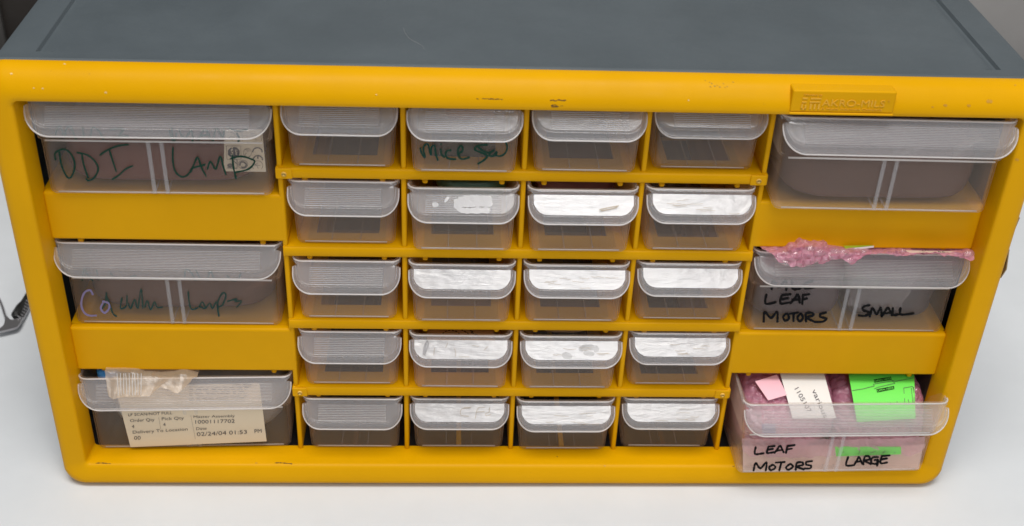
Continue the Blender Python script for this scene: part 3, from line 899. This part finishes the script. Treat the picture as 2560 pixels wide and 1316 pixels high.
def sheet(name, label, cat, pts, mat, amp, seed, n=14, solid=None, group=None):
    """creased sheet through four 3D corners"""
    A, B, Cc, Dd = [np.array(p, float) for p in pts]
    G = []
    for i in range(n + 1):
        row = []
        for j in range(n + 1):
            a, b = i / n, j / n
            row.append((A * (1 - a) + B * a) * (1 - b) + (Dd * (1 - a) + Cc * a) * b)
        G.append(row)
    o = crumple(name, G, mat, None, amp, .12, solid, seed)
    return tag(o, label, cat, group)

x, y, z, _ = D['L1']['_mm']
bag('plastic_bag', 'crumpled brownish bag filling the top left large drawer', 'bag', -170, 51, z + 29, 90, 96, 28, PINKF, 2)
bag('lamp_pack', 'dark reddish packet inside the top left large drawer', 'packet', -171, 48, z + 17, 94, 96, 31, DRED, 12, .7)
x, y, z, _ = D['L2']['_mm']
bag('plastic_bag', 'pinkish crumpled bag with a tied neck in the middle left large drawer', 'bag', -190, 34, z + 20, 52, 44, 34, PINKF, 4, 3.0)
sheet('plastic_bag', 'flat pinkish bag lying across the right half of the middle left large drawer', 'bag', [(-160, 8, z + 12), (-122, 8, z + 24), (-124, 80, z + 42), (-212, 80, z + 40)], PINKF, 2.0, 5)
bag('lamp_pack', 'dark packet at the back of the middle left large drawer', 'packet', -172, 56, z + 17, 96, 96, 31, DBOX, 6, 0.8)
x, y, z, _ = D['L3']['_mm']
bag('component_pack', 'grey packet behind the cream slip in the bottom left drawer', 'packet', -172, 54, z + 19, 96, 92, 35, plastic('grey_packet', (0.30, 0.30, 0.30), .5), 7, 1.4)
sheet('paper_scrap', 'small white paper scrap low behind the bottom left drawer front', 'paper', [(-211, 3.5, z + 24), (-192, 3.5, z + 27), (-186, 3.5, z + 2), (-201, 3.5, z + 2)], plastic('dull_paper', (.5, .5, .52), .7), .5, 9, 6)
bag('blue_cap', 'small blue cap seen at the left rim of the bottom left drawer', 'cap', -213.5, 8.5, z + 47.2, 12, 11, 7, BLUE, 3, .5)
# R1 curled film
x, y, z, _ = D['R1']['_mm']
for k, (xa, xb, zz, bend) in enumerate(((125, 188, 34, 10), (150, 178, 26, 12), (180, 216, 28, 9))):
    G = []
    for i in range(20):
        a = i / 19
        row = []
        for j in range(8):
            yy = y + 5 + j * 9
            row.append((xa + (xb - xa) * a, yy, z + zz - bend * math.sin(a * math.pi * (1.0 + .3 * k)) + j * .9))
        G.append(row)
    g = MB().grid(G)
    tag(g.obj('film_strip', BAG, solid=0.25), ['long clear film strip curling at the left of the top right drawer', 'clear film loop in the middle of the top right drawer', 'clear film curl at the right of the top right drawer'][k], 'film', 'curled clear film in the top right drawer')
bag('plastic_bag', 'dull brownish bag at the back of the top right large drawer', 'bag', 172, 41, z + 28, 88, 94, 32, PINKF, 21, 1.6)
bag('film_pack', 'dark packet deep in the top right large drawer', 'packet', 172, 40, z + 17, 96, 94, 31, DBOX, 22, .6)
# small ones
x, y, z, _ = D[(1, 2)]['_mm']
bag('switch_part', 'small dark red part inside the drawer with green marker writing', 'part', -26, 16, z + 24, 24, 12, 9, DRED, 31, .6)
x, y, z, _ = D[(2, 2)]['_mm']
bag('green_packet', 'dark green and white packet in the small drawer with patchy tape glare', 'packet', -24, 34, z + 24, 36, 44, 14, plastic('dk_green', (.03, .07, .04), .4), 33, .8)
x, y, z, _ = D[(2, 3)]['_mm']
sheet('pink_sheet', 'folded pink film slanting behind the front of a second row small drawer', 'film', [(8, 2, z + 26), (49, 3, z + 8), (49, 50, z + 30), (8, 50, z + 34)], PINKF, .8, 35)
bag('red_packet', 'dark red packet at the back of the small drawer with the pink sheet', 'packet', 28, 46, z + 24, 42, 50, 14, DRED, 36, .8)
x, y, z, _ = D[(3, 4)]['_mm']
sheet('plastic_bag', 'thin folded clear bag in the right end drawer of the third row', 'bag', [(62, 3, z + 30), (109, 3, z + 26), (104, 50, z + 8), (66, 40, z + 8)], BAG, 1.2, 37)
x, y, z, _ = D[(4, 3)]['_mm']
sheet('plastic_bag', 'clear bag folded diagonally in the fourth row drawer with smudged tape', 'bag', [(5, 2.5, z + 9), (44, 2.5, z + 16), (50, 40, z + 30), (6, 40, z + 26)], BAG, 1.4, 39)
bag('tan_packet', 'brown printed packet behind the smudged tape of a fourth row drawer', 'packet', 28, 48, z + 25, 40, 60, 10, plastic('brown_pk', (.16, .09, .045), .6), 40, .5)
x, y, z, _ = D[(4, 2)]['_mm']
pk = thing('tan_card', 'tan card printed with a ring of black dots inside a fourth row drawer', 'card', (-28.5, 20, z + 28))
MB().box(-46, -11, 3, 60, z + 28, z + 29.5).obj('card', plastic('tan_card_mat', (0.42, 0.21, 0.07), .6), pk, smooth=False)
zh = lambda zz: (lambda u, v: at(u, v, z=zz))
ring = [[(1126 + 26 * math.cos(a), 848 + 22 * math.sin(a)), (1126 + 26 * math.cos(a + .12), 848 + 22 * math.sin(a + .12))] for a in np.linspace(math.pi * 1.1, math.pi * 2.2, 11)]
strokes('dotted_print', ring + zoomed([[(1050, 190), (1080, 205)], [(1100, 215), (1120, 235)], [(1150, 180), (1190, 195)], [(1160, 210), (1200, 220)], [(1230, 240), (1260, 250)], [(1000, 150), (1020, 175)]], 1000, 800, 6.58), 2.2, zh(z + 29.8), INK, pk)
sheet('pink_sheet', 'pale pink paper low in the fourth row drawer under the tan card', 'paper', [(-47, 3, z + 23), (-14, 3, z + 22), (-16, 26, z + 5), (-46, 30, z + 5)], PINKL, .6, 41)

# --- bottom left: cream order slip, thin bag over the rim
s5 = lambda L: zoomed(L, 180, 920, 4.414)
p5 = lambda a, b: (180 + a / 4.414, 920 + b / 4.414)
x, y, z, rz = D['L3']['_mm']
def slip_hit(off=0.0):
    # the slip leans against the inside of the front wall
    def f(u, v):
        n_ = np.array([math.sin(rz), -math.cos(rz), 0.045]); n_ /= np.linalg.norm(n_)
        p0 = np.array([x, y + 2.2, z + 46.0])
        d = pix_dir(u, v)
        t = np.dot(p0 + n_ * off - CAM, n_) / np.dot(d, n_)
        q = CAM + t * d
        return q
    return f
slip = thing('order_slip', 'cream printed order slip standing inside the front of the bottom left drawer', 'paper slip', (x, y + 2, z + 3))
patch('paper', [p5(470, 215), p5(2062, 168), p5(2142, 812), p5(640, 876)], slip_hit(), CREAM, slip, 16, base=slip)
sh = slip_hit(0.25)
text_px([('LF SCAN/NOT FULL', p5(615, 535), p5(1100, 512), 30 / 4.414), ('Order Qty', p5(635, 600), p5(905, 588), 32 / 4.414), ('Pick Qty', p5(985, 580), p5(1230, 570), 32 / 4.414),
         ('Master Assembly', p5(1335, 556), p5(1790, 545), 28 / 4.414), ('10001117702', p5(1355, 618), p5(1790, 607), 40 / 4.414), ('4', p5(655, 668), p5(682, 667), 38 / 4.414), ('4', p5(1000, 646), p5(1027, 645), 38 / 4.414),
         ('Delivery To Location', p5(665, 728), p5(1270, 692), 32 / 4.414), ('Date', p5(1365, 688), p5(1480, 683), 30 / 4.414), ('02/24/04 01:53', p5(1372, 755), p5(1925, 728), 42 / 4.414), ('PM', p5(2010, 722), p5(2088, 716), 42 / 4.414), ('00', p5(680, 795), p5(752, 792), 40 / 4.414)],
        'printed_text', sh, INKS, slip, base=slip)
strokes('ruled_line', s5([[(950, 545), (972, 672)], [(1305, 528), (1355, 785)]]), 1.0, sh, INKF, slip, smooth=False, base=slip)
rows_ = []
rr = random.Random(4)
for k in range(7):
    yy = 215 + k * 24
    xx = 1290
    while xx < 1900:
        w_ = rr.uniform(20, 60)
        rows_.append([(xx, yy + rr.uniform(-2, 2)), (xx + w_, yy)])
        xx += w_ + rr.uniform(10, 40)
rows_ += [[(1770, 190), (1850, 188)], [(1880, 186), (1975, 184)], [(1770, 212), (1985, 208)], [(1030, 225), (1075, 222)], [(1040, 245), (1090, 242)]]
strokes('faint_print', s5(rows_), 1.6, sh, INKS, slip, smooth=False, base=slip)
# thin bag hanging over the rim and handle
top_ = [(355, 40), (520, 45), (700, 50), (780, 85), (960, 98), (1110, 85), (1190, 62), (1260, 70), (1370, 105)]
bot_ = [(400, 320), (450, 345), (560, 322), (700, 318), (850, 315), (960, 208), (1160, 285), (1240, 215), (1330, 110)]
def interp(L, a):
    q = a * (len(L) - 1); i = min(int(q), len(L) - 2); f = q - i
    return np.array(L[i], float) * (1 - f) + np.array(L[i + 1], float) * f
G = []
for i in range(41):
    a = i / 40; row = []
    t_, b_ = interp(top_, a), interp(bot_, a)
    for j in range(13):
        f = j / 12
        p = t_ * (1 - f) + b_ * f
        y_ = y - 2.5 - 9.5 * f * (0.4 + .6 * (b_[1] - t_[1]) / 280)
        row.append(at(*p5(*p), y=y_ + .4 * math.sin(a * 40) * f))
    row.insert(0, np.array(row[0]) + (0, 14, -1.5))
    G.append(row)
bg_ = crumple('bag', G, BAGTAN, None, .38, .45, None, 3)
bagroot = thing('plastic_bag', 'thin wrinkled bag hanging over the rim of the bottom left drawer', 'bag', (x - 20, y, z + 48))
bg_.parent = bagroot; bg_.name = 'film'
me = bg_.data
off = Vector(bagroot.location)
for v in me.vertices: v.co -= off
vl = [[(490 + k * 32 + (k % 3) * 6, 62), (500 + k * 32, 200), (505 + k * 31, 300)] for k in range(9)]
strokes('seal_line', s5(vl), 1.3, lambda u, v: at(u, v, y=y - 14.0 + 0.05 * (960 - v) * -1 * .8 if False else y - 11), WHL, bagroot)

# --- middle right: pink bubble wrap bulging over the rim
s4 = lambda a, b: (1780 + a / 3.282, 560 + b / 3.282)
x, y, z, rz = D['R2']['_mm']
wrap = thing('bubble_wrap', 'pink bubble wrap bulging over the rim of the drawer marked SMALL', 'bubble wrap', (x, y, z + 40))
top_ = [(395, 200), (500, 200), (600, 200), (655, 165), (725, 128), (820, 148), (920, 142), (960, 180), (1080, 200), (1200, 205), (1330, 218), (1450, 212), (1560, 210), (1700, 225), (1900, 235), (2090, 212), (2140, 225)]
bot_ = [(440, 215), (500, 262), (555, 310), (625, 345), (715, 357), (790, 345), (850, 315), (900, 338), (970, 300), (1050, 285), (1130, 335), (1180, 262), (1400, 240), (1500, 270), (1700, 245), (1950, 262), (2145, 305)]
def wrap_grid(top_, bot_, y0, y1, na, nb, bub):
    G = []
    for i in range(na + 1):
        a = i / na; t_, b_ = interp(top_, a), interp(bot_, a)
        row = [at(*s4(*t_), y=y0) + np.array((0, 22, -9)), at(*s4(*t_), y=y0) + np.array((0, 8, -3))]
        for j in range(nb + 1):
            f = j / nb
            p = t_ * (1 - f) + b_ * f
            bulge = math.sin(math.pi * min(1, f * 1.05)) * 3.0 * min(1, abs(b_[1] - t_[1]) / 120)
            bb = bub * abs(math.sin(p[0] * .045 + 1) * math.sin(p[1] * .05 + p[0] * .01))
            row.append(at(*s4(*p), y=y0 + (y1 - y0) * f - bulge - bb))
        G.append(row)
    return G
w1 = crumple('film', wrap_grid(top_, bot_, -2.0, y - 10.5, 120, 14, 2.2), PINKB, wrap, 1.0, .35, None, 2, base=wrap)
mbb = MB()
rr = random.Random(12)
def bubble(mb, c, r, sq=0.7, n=10):
    base_n = len(mb.v)
    for i in range(6):
        ph = math.pi * i / 5
        for j in range(n):
            a = 2 * math.pi * j / n
            mb.v.append((c[0] + r * math.sin(ph) * math.cos(a), c[1] + r * sq * math.sin(ph) * math.sin(a), c[2] + r * sq * math.cos(ph)))
    for i in range(5):
        for j in range(n):
            mb.f.append((base_n + i * n + j, base_n + (i + 1) * n + j, base_n + (i + 1) * n + (j + 1) % n, base_n + i * n + (j + 1) % n))
for u_, v_, r_ in [(640, 210, 3.4), (590, 240, 3.0), (740, 300, 4.8), (735, 150, 3.6), (800, 200, 4), (900, 160, 4.0), (880, 235, 4.8), (905, 300, 4.0), (1010, 225, 3.6), (1075, 230, 3.8), (1130, 300, 3.4), (1180, 250, 3), (600, 320, 3.6), (1500, 240, 3.2), (1560, 225, 2.5), (2100, 245, 4.0), (2030, 255, 2.6), (1240, 228, 2.4), (680, 250, 4), (970, 270, 3.4), (540, 270, 2.8)]:
    if random.random() < .35: continue
    mbb = MB()
    bubble(mbb, at(*s4(u_, v_), y=y - 9 - 0.02 * (v_ - 200)), r_ * .72, .55)
    mbb.obj('bubble', PINKC, wrap, angle=None, base=wrap)
# contents seen behind the front
bag('motor_pack', 'dark bundle in the left half of the drawer marked SMALL', 'packet', 147, 34, z + 20, 48, 52, 36, plastic('dark_violet_pk', (.05, .03, .045), .5), 51, 1.6)
bag('motor_pack', 'dark bundle in the right half of the drawer marked SMALL', 'packet', 197, 34, z + 20, 48, 52, 36, plastic('dark_blue_pk', (.05, .045, .06), .5), 52, 1.6)
sheet('pink_film', 'crumpled pink film against the front of the drawer marked SMALL', 'film', [(165, 3, z + 42), (206, 3, z + 42), (200, 3.6, z + 12), (172, 3.6, z + 16)], PINKC, 1.6, 53)
lb = thing('paper_label', 'torn cream label strip lying on the pink wrap of the drawer marked SMALL', 'label', (200, -5, z + 50))
patch('strip', [s4(1585, 217), s4(1985, 226), s4(1995, 252), s4(1600, 236)], plane_hit(-6.5), CREAM, lb, 6, base=lb)
text_px([('U', s4(1722, 226), s4(1748, 227), 4.5), ('55', s4(1848, 238), s4(1905, 240), 4.0)], 'printed_text', plane_hit(-7.0), INK, lb, base=lb)
gl = thing('green_tag', 'lime green tag edge peeking over the pink wrap of the drawer marked SMALL', 'tag', (170, -5, z + 52))
patch('tag_sheet', [s4(1075, 180), s4(1315, 176), s4(1320, 192), s4(1090, 206)], plane_hit(-1.5), plastic('lime', (.42, .60, .01), .5), gl, 5, base=gl)
patch('tag_edge', [s4(1100, 204), s4(1325, 180), s4(1322, 196), s4(1180, 210)], plane_hit(-1.9), PAPER, gl, 5, base=gl)

# --- bottom right: bundles with labels
s3 = lambda a, b: (1840 + a / 4.414, 920 + b / 4.414)
x, y, z, rz = D['R3']['_mm']
def roll(name, label, x0, x1, yc, zc, ry, rz_, seed, mat):
    V = []; n_, m_ = 150, 84
    G = []
    for i in range(m_ + 1):
        a = i / m_
        xx = x0 + (x1 - x0) * a
        e = (math.sin(math.pi * min(1, max(0, a))) ** .13) if 0 < a < 1 else 0.05
        row = []
        for j in range(n_):
            w = 2 * math.pi * j / n_
            # air bubbles in a staggered lattice
            arc_ = w * (ry + rz_) / 2; pt = 6.4
            ri = round(arc_ / (pt * .87)); da = arc_ - ri * pt * .87
            xo = xx + (pt / 2 if ri % 2 else 0); dx_ = xo - round(xo / pt) * pt
            hb = math.sqrt(max(0, 2.9 ** 2 - da * da - dx_ * dx_)) * (.35 + .5 * abs(mn.noise(Vector((round(xo / pt), ri, seed)) * 1.7)))
            rr_ = e * (.93 + .10 * mn.noise(Vector((xx * .07, math.cos(w) * 1.3, math.sin(w) * 1.3 + seed)))) + hb / ry * min(1, e * 1.2)
            row.append((xx, yc + ry * rr_ * math.cos(w), zc + rz_ * rr_ * math.sin(w)))
        G.append(row)
    Gt = [[G[i][j] for i in range(m_ + 1)] for j in range(n_)]
    mb = MB().grid(Gt, closed_u=True)
    t = thing(name, label, 'bundle', ((x0 + x1) / 2, yc, z + 2))
    o = mb.obj('bubble_wrap', mat, t, angle=None)
    bv = BVHTree.FromPolygons([Vector(v) for v in mb.v], [list(f) for f in mb.f])
    return t, bv
rl1, bv1 = roll('wrapped_bundle', 'pink bubble wrapped bundle with a white numbered label, left in the drawer marked LARGE', 124.5, 174.5, 14, z + 25, 31, 23.8, 1, PINKB)
rl2, bv2 = roll('wrapped_bundle', 'pink bubble wrapped bundle with a bright green label, right in the drawer marked LARGE', 174.5, 225, 12, z + 24, 29, 22.8, 5, PINKB)
for r_, x0, x1 in ((rl1, 133, 166), (rl2, 182, 212)):
    yc = 13
    g = []
    for i in range(9):
        g.append([(x0 + (x1 - x0) * i / 8, yc + 26 * math.cos(w), z + 25 + 19 * math.sin(w)) for w in np.linspace(0, 2 * math.pi, 25)])
    MB().grid(g).obj('inner_wrap', plastic('rose_core', (0.50, 0.14, 0.24), .4), r_, angle=None)
def bh(bv, off, y0):
    return lambda u, v: cast(bv, u, v, off, at(u, v, y=y0))
def cyl_hit(yc, zc, ry, rzz):
    def f(u, v):
        d = pix_dir(u, v); o = CAM
        A = (d[1] / ry) ** 2 + (d[2] / rzz) ** 2
        B = 2 * ((o[1] - yc) * d[1] / ry ** 2 + (o[2] - zc) * d[2] / rzz ** 2)
        Cc = ((o[1] - yc) / ry) ** 2 + ((o[2] - zc) / rzz) ** 2 - 1
        disc = B * B - 4 * A * Cc
        if disc < 0: disc = 0
        t = (-B - math.sqrt(disc)) / (2 * A)
        return o + t * d
    return f
lh1 = cyl_hit(14, z + 25, 33.0, 25.3); lt1 = cyl_hit(14, z + 25, 33.3, 25.6)
patch('white_label', [s3(480, 60), s3(965, 60), s3(1100, 560), s3(620, 560)], lh1, PAPER, rl1, 16, base=rl1)
patch('pink_label', [s3(205, 150), s3(445, 75), s3(560, 300), s3(350, 360)], lh1, PINKL, rl1, 8, base=rl1)
text_px([('1105107', s3(640, 235), s3(790, 500), 50 / 4.414), ('various', s3(830, 250), s3(965, 560), 54 / 4.414)], 'printed_text', lt1, plastic('grey_ink', (.10, .09, .10), .5), rl1, base=rl1)
lh2 = cyl_hit(12, z + 24, 31.0, 24.3); lt2 = cyl_hit(12, z + 24, 31.3, 24.6)
patch('green_label', [s3(1235, 60), s3(1960, 60), s3(1975, 560), s3(1330, 600)], lh2, GREENL, rl2, 16, base=rl2)
patch('print_block', [s3(1515, 128), s3(1705, 98), s3(1712, 132), s3(1522, 164)], lt2, INK, rl2, 4, base=rl2)
patch('print_block', [s3(1545, 236), s3(1738, 200), s3(1742, 234), s3(1552, 272)], lt2, INK, rl2, 4, base=rl2)
lt3 = cyl_hit(12, z + 24, 31.5, 24.8)
text_px([('OPEN HERE', s3(1525, 158), s3(1705, 126), 5.0), ('OPEN HERE', s3(1554, 265), s3(1735, 230), 5.0)], 'printed_text', lt3, GREENL, rl2, base=rl2)
strokes('printed_line', [[s3(*p) for p in L] for L in [[(1280, 250), (1400, 232), (1520, 200)], [(1520, 200), (1510, 180), (1550, 172), (1720, 145), (1750, 170), (1560, 215), (1522, 232)], [(1720, 140), (1750, 150), (1950, 112)],
        [(1845, 222), (1945, 205), (1955, 240)], [(1845, 222), (1858, 400)], [(1930, 225), (1945, 385)], [(1955, 215), (1960, 390)], [(1895, 350), (1905, 400)], [(1770, 370), (1778, 400)], [(1700, 385), (1704, 405)], [(1625, 398), (1628, 408)]]], 1.3, lt2, INKS, rl2, smooth=False, base=rl2)
g_ = []
low3 = [(60, 900), (160, 985), (260, 960), (380, 990), (520, 985), (640, 1000), (720, 985), (800, 1000), (900, 975), (1000, 985), (1100, 960), (1300, 985), (1500, 975), (1640, 985), (1800, 950), (1900, 985), (2020, 935), (2080, 880)]
up3 = [(60, 780), (400, 790), (800, 790), (1200, 790), (1600, 785), (2080, 760)]
for i in range(61):
    a_, b_ = interp(up3, i / 60), interp(low3, i / 60)
    g_.append([at(*s3(*(a_ * (1 - f) + b_ * f)), y=y + 3.0 + 2.5 * f + .6 * math.sin(i * 1.3) * math.sin(f * 7)) for f in np.linspace(0, 1, 9)])
patch('added_pale_sheet', [s3(70, 860), s3(2060, 850), s3(2010, 1120), s3(70, 1150)], lambda u, v: at(u, v, y=y + 8.5 - (v - 1115) * .045), plastic('pale_sheet_blush', (0.74, 0.52, 0.44), .7), rl1, 6, base=rl1)  # added sheet, its pale colour imitates the brightly lit milky front
crumple('loose_film', g_, film('soft_pink_film', (0.95, 0.56, 0.64), 0.55, 0.2, 0.3, wrinkle=.4, wscale=160, spec=.7), rl1, .5, .3, None, 8, base=rl1)
patch('green_flap', [s3(1085, 868), s3(1815, 872), s3(1815, 955), s3(1100, 978)], plane_hit(y + 4.0), GREENL, rl2, 5, base=rl2)
strokes('faint_print', [[s3(*p) for p in L] for L in [[(1175, 940), (1185, 925)], [(1350, 950), (1362, 915)], [(1480, 940), (1530, 920)], [(1610, 945), (1640, 920)], [(1740, 945), (1752, 930)]]], 1.3, plane_hit(y + 3.7), INKS, rl2, base=rl2)
patch('shipping_mark', [s3(275, 620), s3(430, 620), s3(430, 720), s3(285, 720)], lt1, plastic('violet_print', (.25, .20, .36), .6), rl1, 5, base=rl1)

# --- sticker inside the top left drawer
s6 = lambda a, b: (540 + a / 10.125, 320 + b / 10.125)
x, y, z, rz = D['L1']['_mm']
ph = plane_hit(y + 4.2); ph2 = plane_hit(y + 3.9)
stk = thing('printed_sticker', 'beige sticker with round and CE marks behind the front of the top left drawer', 'sticker', (x + 35, y + 4, z + 12))
patch('paper', [s6(200, 40), s6(1150, 40), s6(1255, 1115), s6(180, 1100)], ph, plastic('beige_sticker', (0.56, 0.47, 0.35), .6), stk, 6, base=stk)
def arc(cx, cy, rx, ry, a0, a1, n=14): return [(cx + rx * math.cos(R(a)), cy + ry * math.sin(R(a))) for a in np.linspace(a0, a1, n)]
L6 = lambda LL: [[s6(*p) for p in L] for L in LL]
strokes('printed_mark', L6([arc(1035, 610, 118, 105, 180, 360), arc(1045, 810, 118, 105, 180, 360), [(1045, 710), (1045, 780)]]), 3.6, ph2, INKS, stk, smooth=False, base=stk)
strokes('printed_mark', L6([arc(1038, 960, 132, 125, 140, 400, 22), [(960, 945), (1105, 950)], [(970, 940), (1040, 890)], [(1020, 960), (1060, 1025)], arc(783, 637, 100, 115, 0, 360, 22), arc(780, 690, 55, 60, 20, 250), [(730, 550), (800, 560), (830, 590), (790, 610), (760, 570)],
        arc(668, 930, 122, 108, 0, 360, 22), [(640, 90), (660, 330)], [(760, 270), (760, 320)], [(760, 270), (970, 265), (1000, 310)], [(1110, 100), (1140, 330)], [(860, 155), (960, 155)], [(700, 210), (1010, 205)], arc(390, 265, 75, 45, 0, 360, 16), arc(330, 330, 200, 220, -80, 0), [(205, 100), (215, 330)], [(245, 460), (610, 460), (620, 800), (265, 800), (245, 460)]]), 1.2, ph2, INKS, stk, smooth=False, base=stk)
strokes('printed_mark', L6([arc(660, 925, 70, 62, 160, 330), arc(675, 940, 78, 66, -40, 120)]), 4.2, ph2, INKS, stk, smooth=False, base=stk)
oc = [ph2(*s6(435 + 160 * math.cos(R(a)), 625 + 145 * math.sin(R(a)))) for a in np.arange(22.5, 382, 45)]
obj('octagon_mark', oc, [tuple(range(8))], plastic('navy_ink', (.01, .012, .03), .4), stk, smooth=False, angle=None, base=stk)
text_px([('UV', s6(475, 560), s6(470, 690), 5.0), ('FILTER', s6(365, 495), s6(375, 765), 5.0)], 'printed_text', plane_hit(y + 3.6), CREAM, stk, base=stk)
dt = [ph2(*s6(340 + 72 * math.cos(R(a)), 955 + 55 * math.sin(R(a)))) for a in range(0, 360, 30)]
obj('dot_mark', dt, [tuple(range(12))], INKS, stk, smooth=False, angle=None, base=stk)
strokes('printed_mark', L6([[(270, 1015), (520, 1025), (520, 810), (400, 815), (500, 900)]]), 2.4, ph2, INKS, stk, smooth=False, base=stk)

# ------------------------------------------------------------------ eyeglasses on the table at the left
gz = -14
gp = lambda u, v, h=0: at(u, v, z=gz + h)
s1 = lambda a, b: (a / 5.98, 640 + b / 5.98)
gl_ = thing('eyeglasses', 'grey metal eyeglasses with a black sprung temple lying at the left edge', 'eyeglasses', tuple(gp(30, 800)))
rim = [(-420, 1000), (-300, 760), (-120, 620), (-20, 680), (30, 790), (80, 900), (130, 960), (190, 985), (230, 965)]
MB().tube([gp(*s1(*p), h=3.0) for p in smooth_line([np.array(q) for q in [(-260, 560), (-60, 600), (10, 720), (55, 860), (80, 940), (60, 1040), (0, 1100), (-120, 1140), (-300, 1150)]], 5)], 0.7, 8).obj('lens_rim', METAL, gl_)
# end piece: flat curved plate
outl = [(-60, 1135), (0, 1110), (60, 1060), (80, 980), (75, 905), (110, 940), (150, 980), (195, 990), (240, 965), (300, 960), (340, 940), (300, 1030), (262, 1085), (220, 1105), (120, 1130), (0, 1158), (-60, 1165)]
V = [gp(*s1(*p), h=3.6) for p in outl]
obj('end_piece', V, [tuple(range(len(V)))], METAL, gl_, smooth=False, solid=1.6, angle=None)
outl = [(300, 960), (345, 940), (420, 790), (470, 640), (470, 560), (400, 700), (330, 830)]
V = [gp(*s1(*p), h=3.2) for p in outl]
obj('temple_arm', V, [tuple(range(len(V)))], METAL, gl_, smooth=False, solid=1.4, angle=None)
MB().tube([gp(*s1(*p), h=5.0) for p in [(225, 925), (235, 890), (300, 770), (350, 700)]], [1.6, 3.2, 2.9, 2.1], 10).obj('hinge', BLACK, gl_)
MB().tube([gp(*s1(*p), h=4.5) for p in [(340, 720), (380, 640), (440, 530), (560, 330)]], [2.2, 1.9, 1.7, 1.7], 10).obj('temple_tip', BLACK, gl_)
for k in range(7):
    a = k / 6
    c_ = np.array([275 + 130 * a, 905 - 230 * a])
    MB().tube([gp(*s1(*(c_ + (-28, -10))), h=6.4), gp(*s1(*(c_ + (40, 25))), h=4.6)], 0.5, 6).obj('spring_ridge', METAL, gl_)
for o in bpy.data.objects:
    if '_mm' in o: del o['_mm']
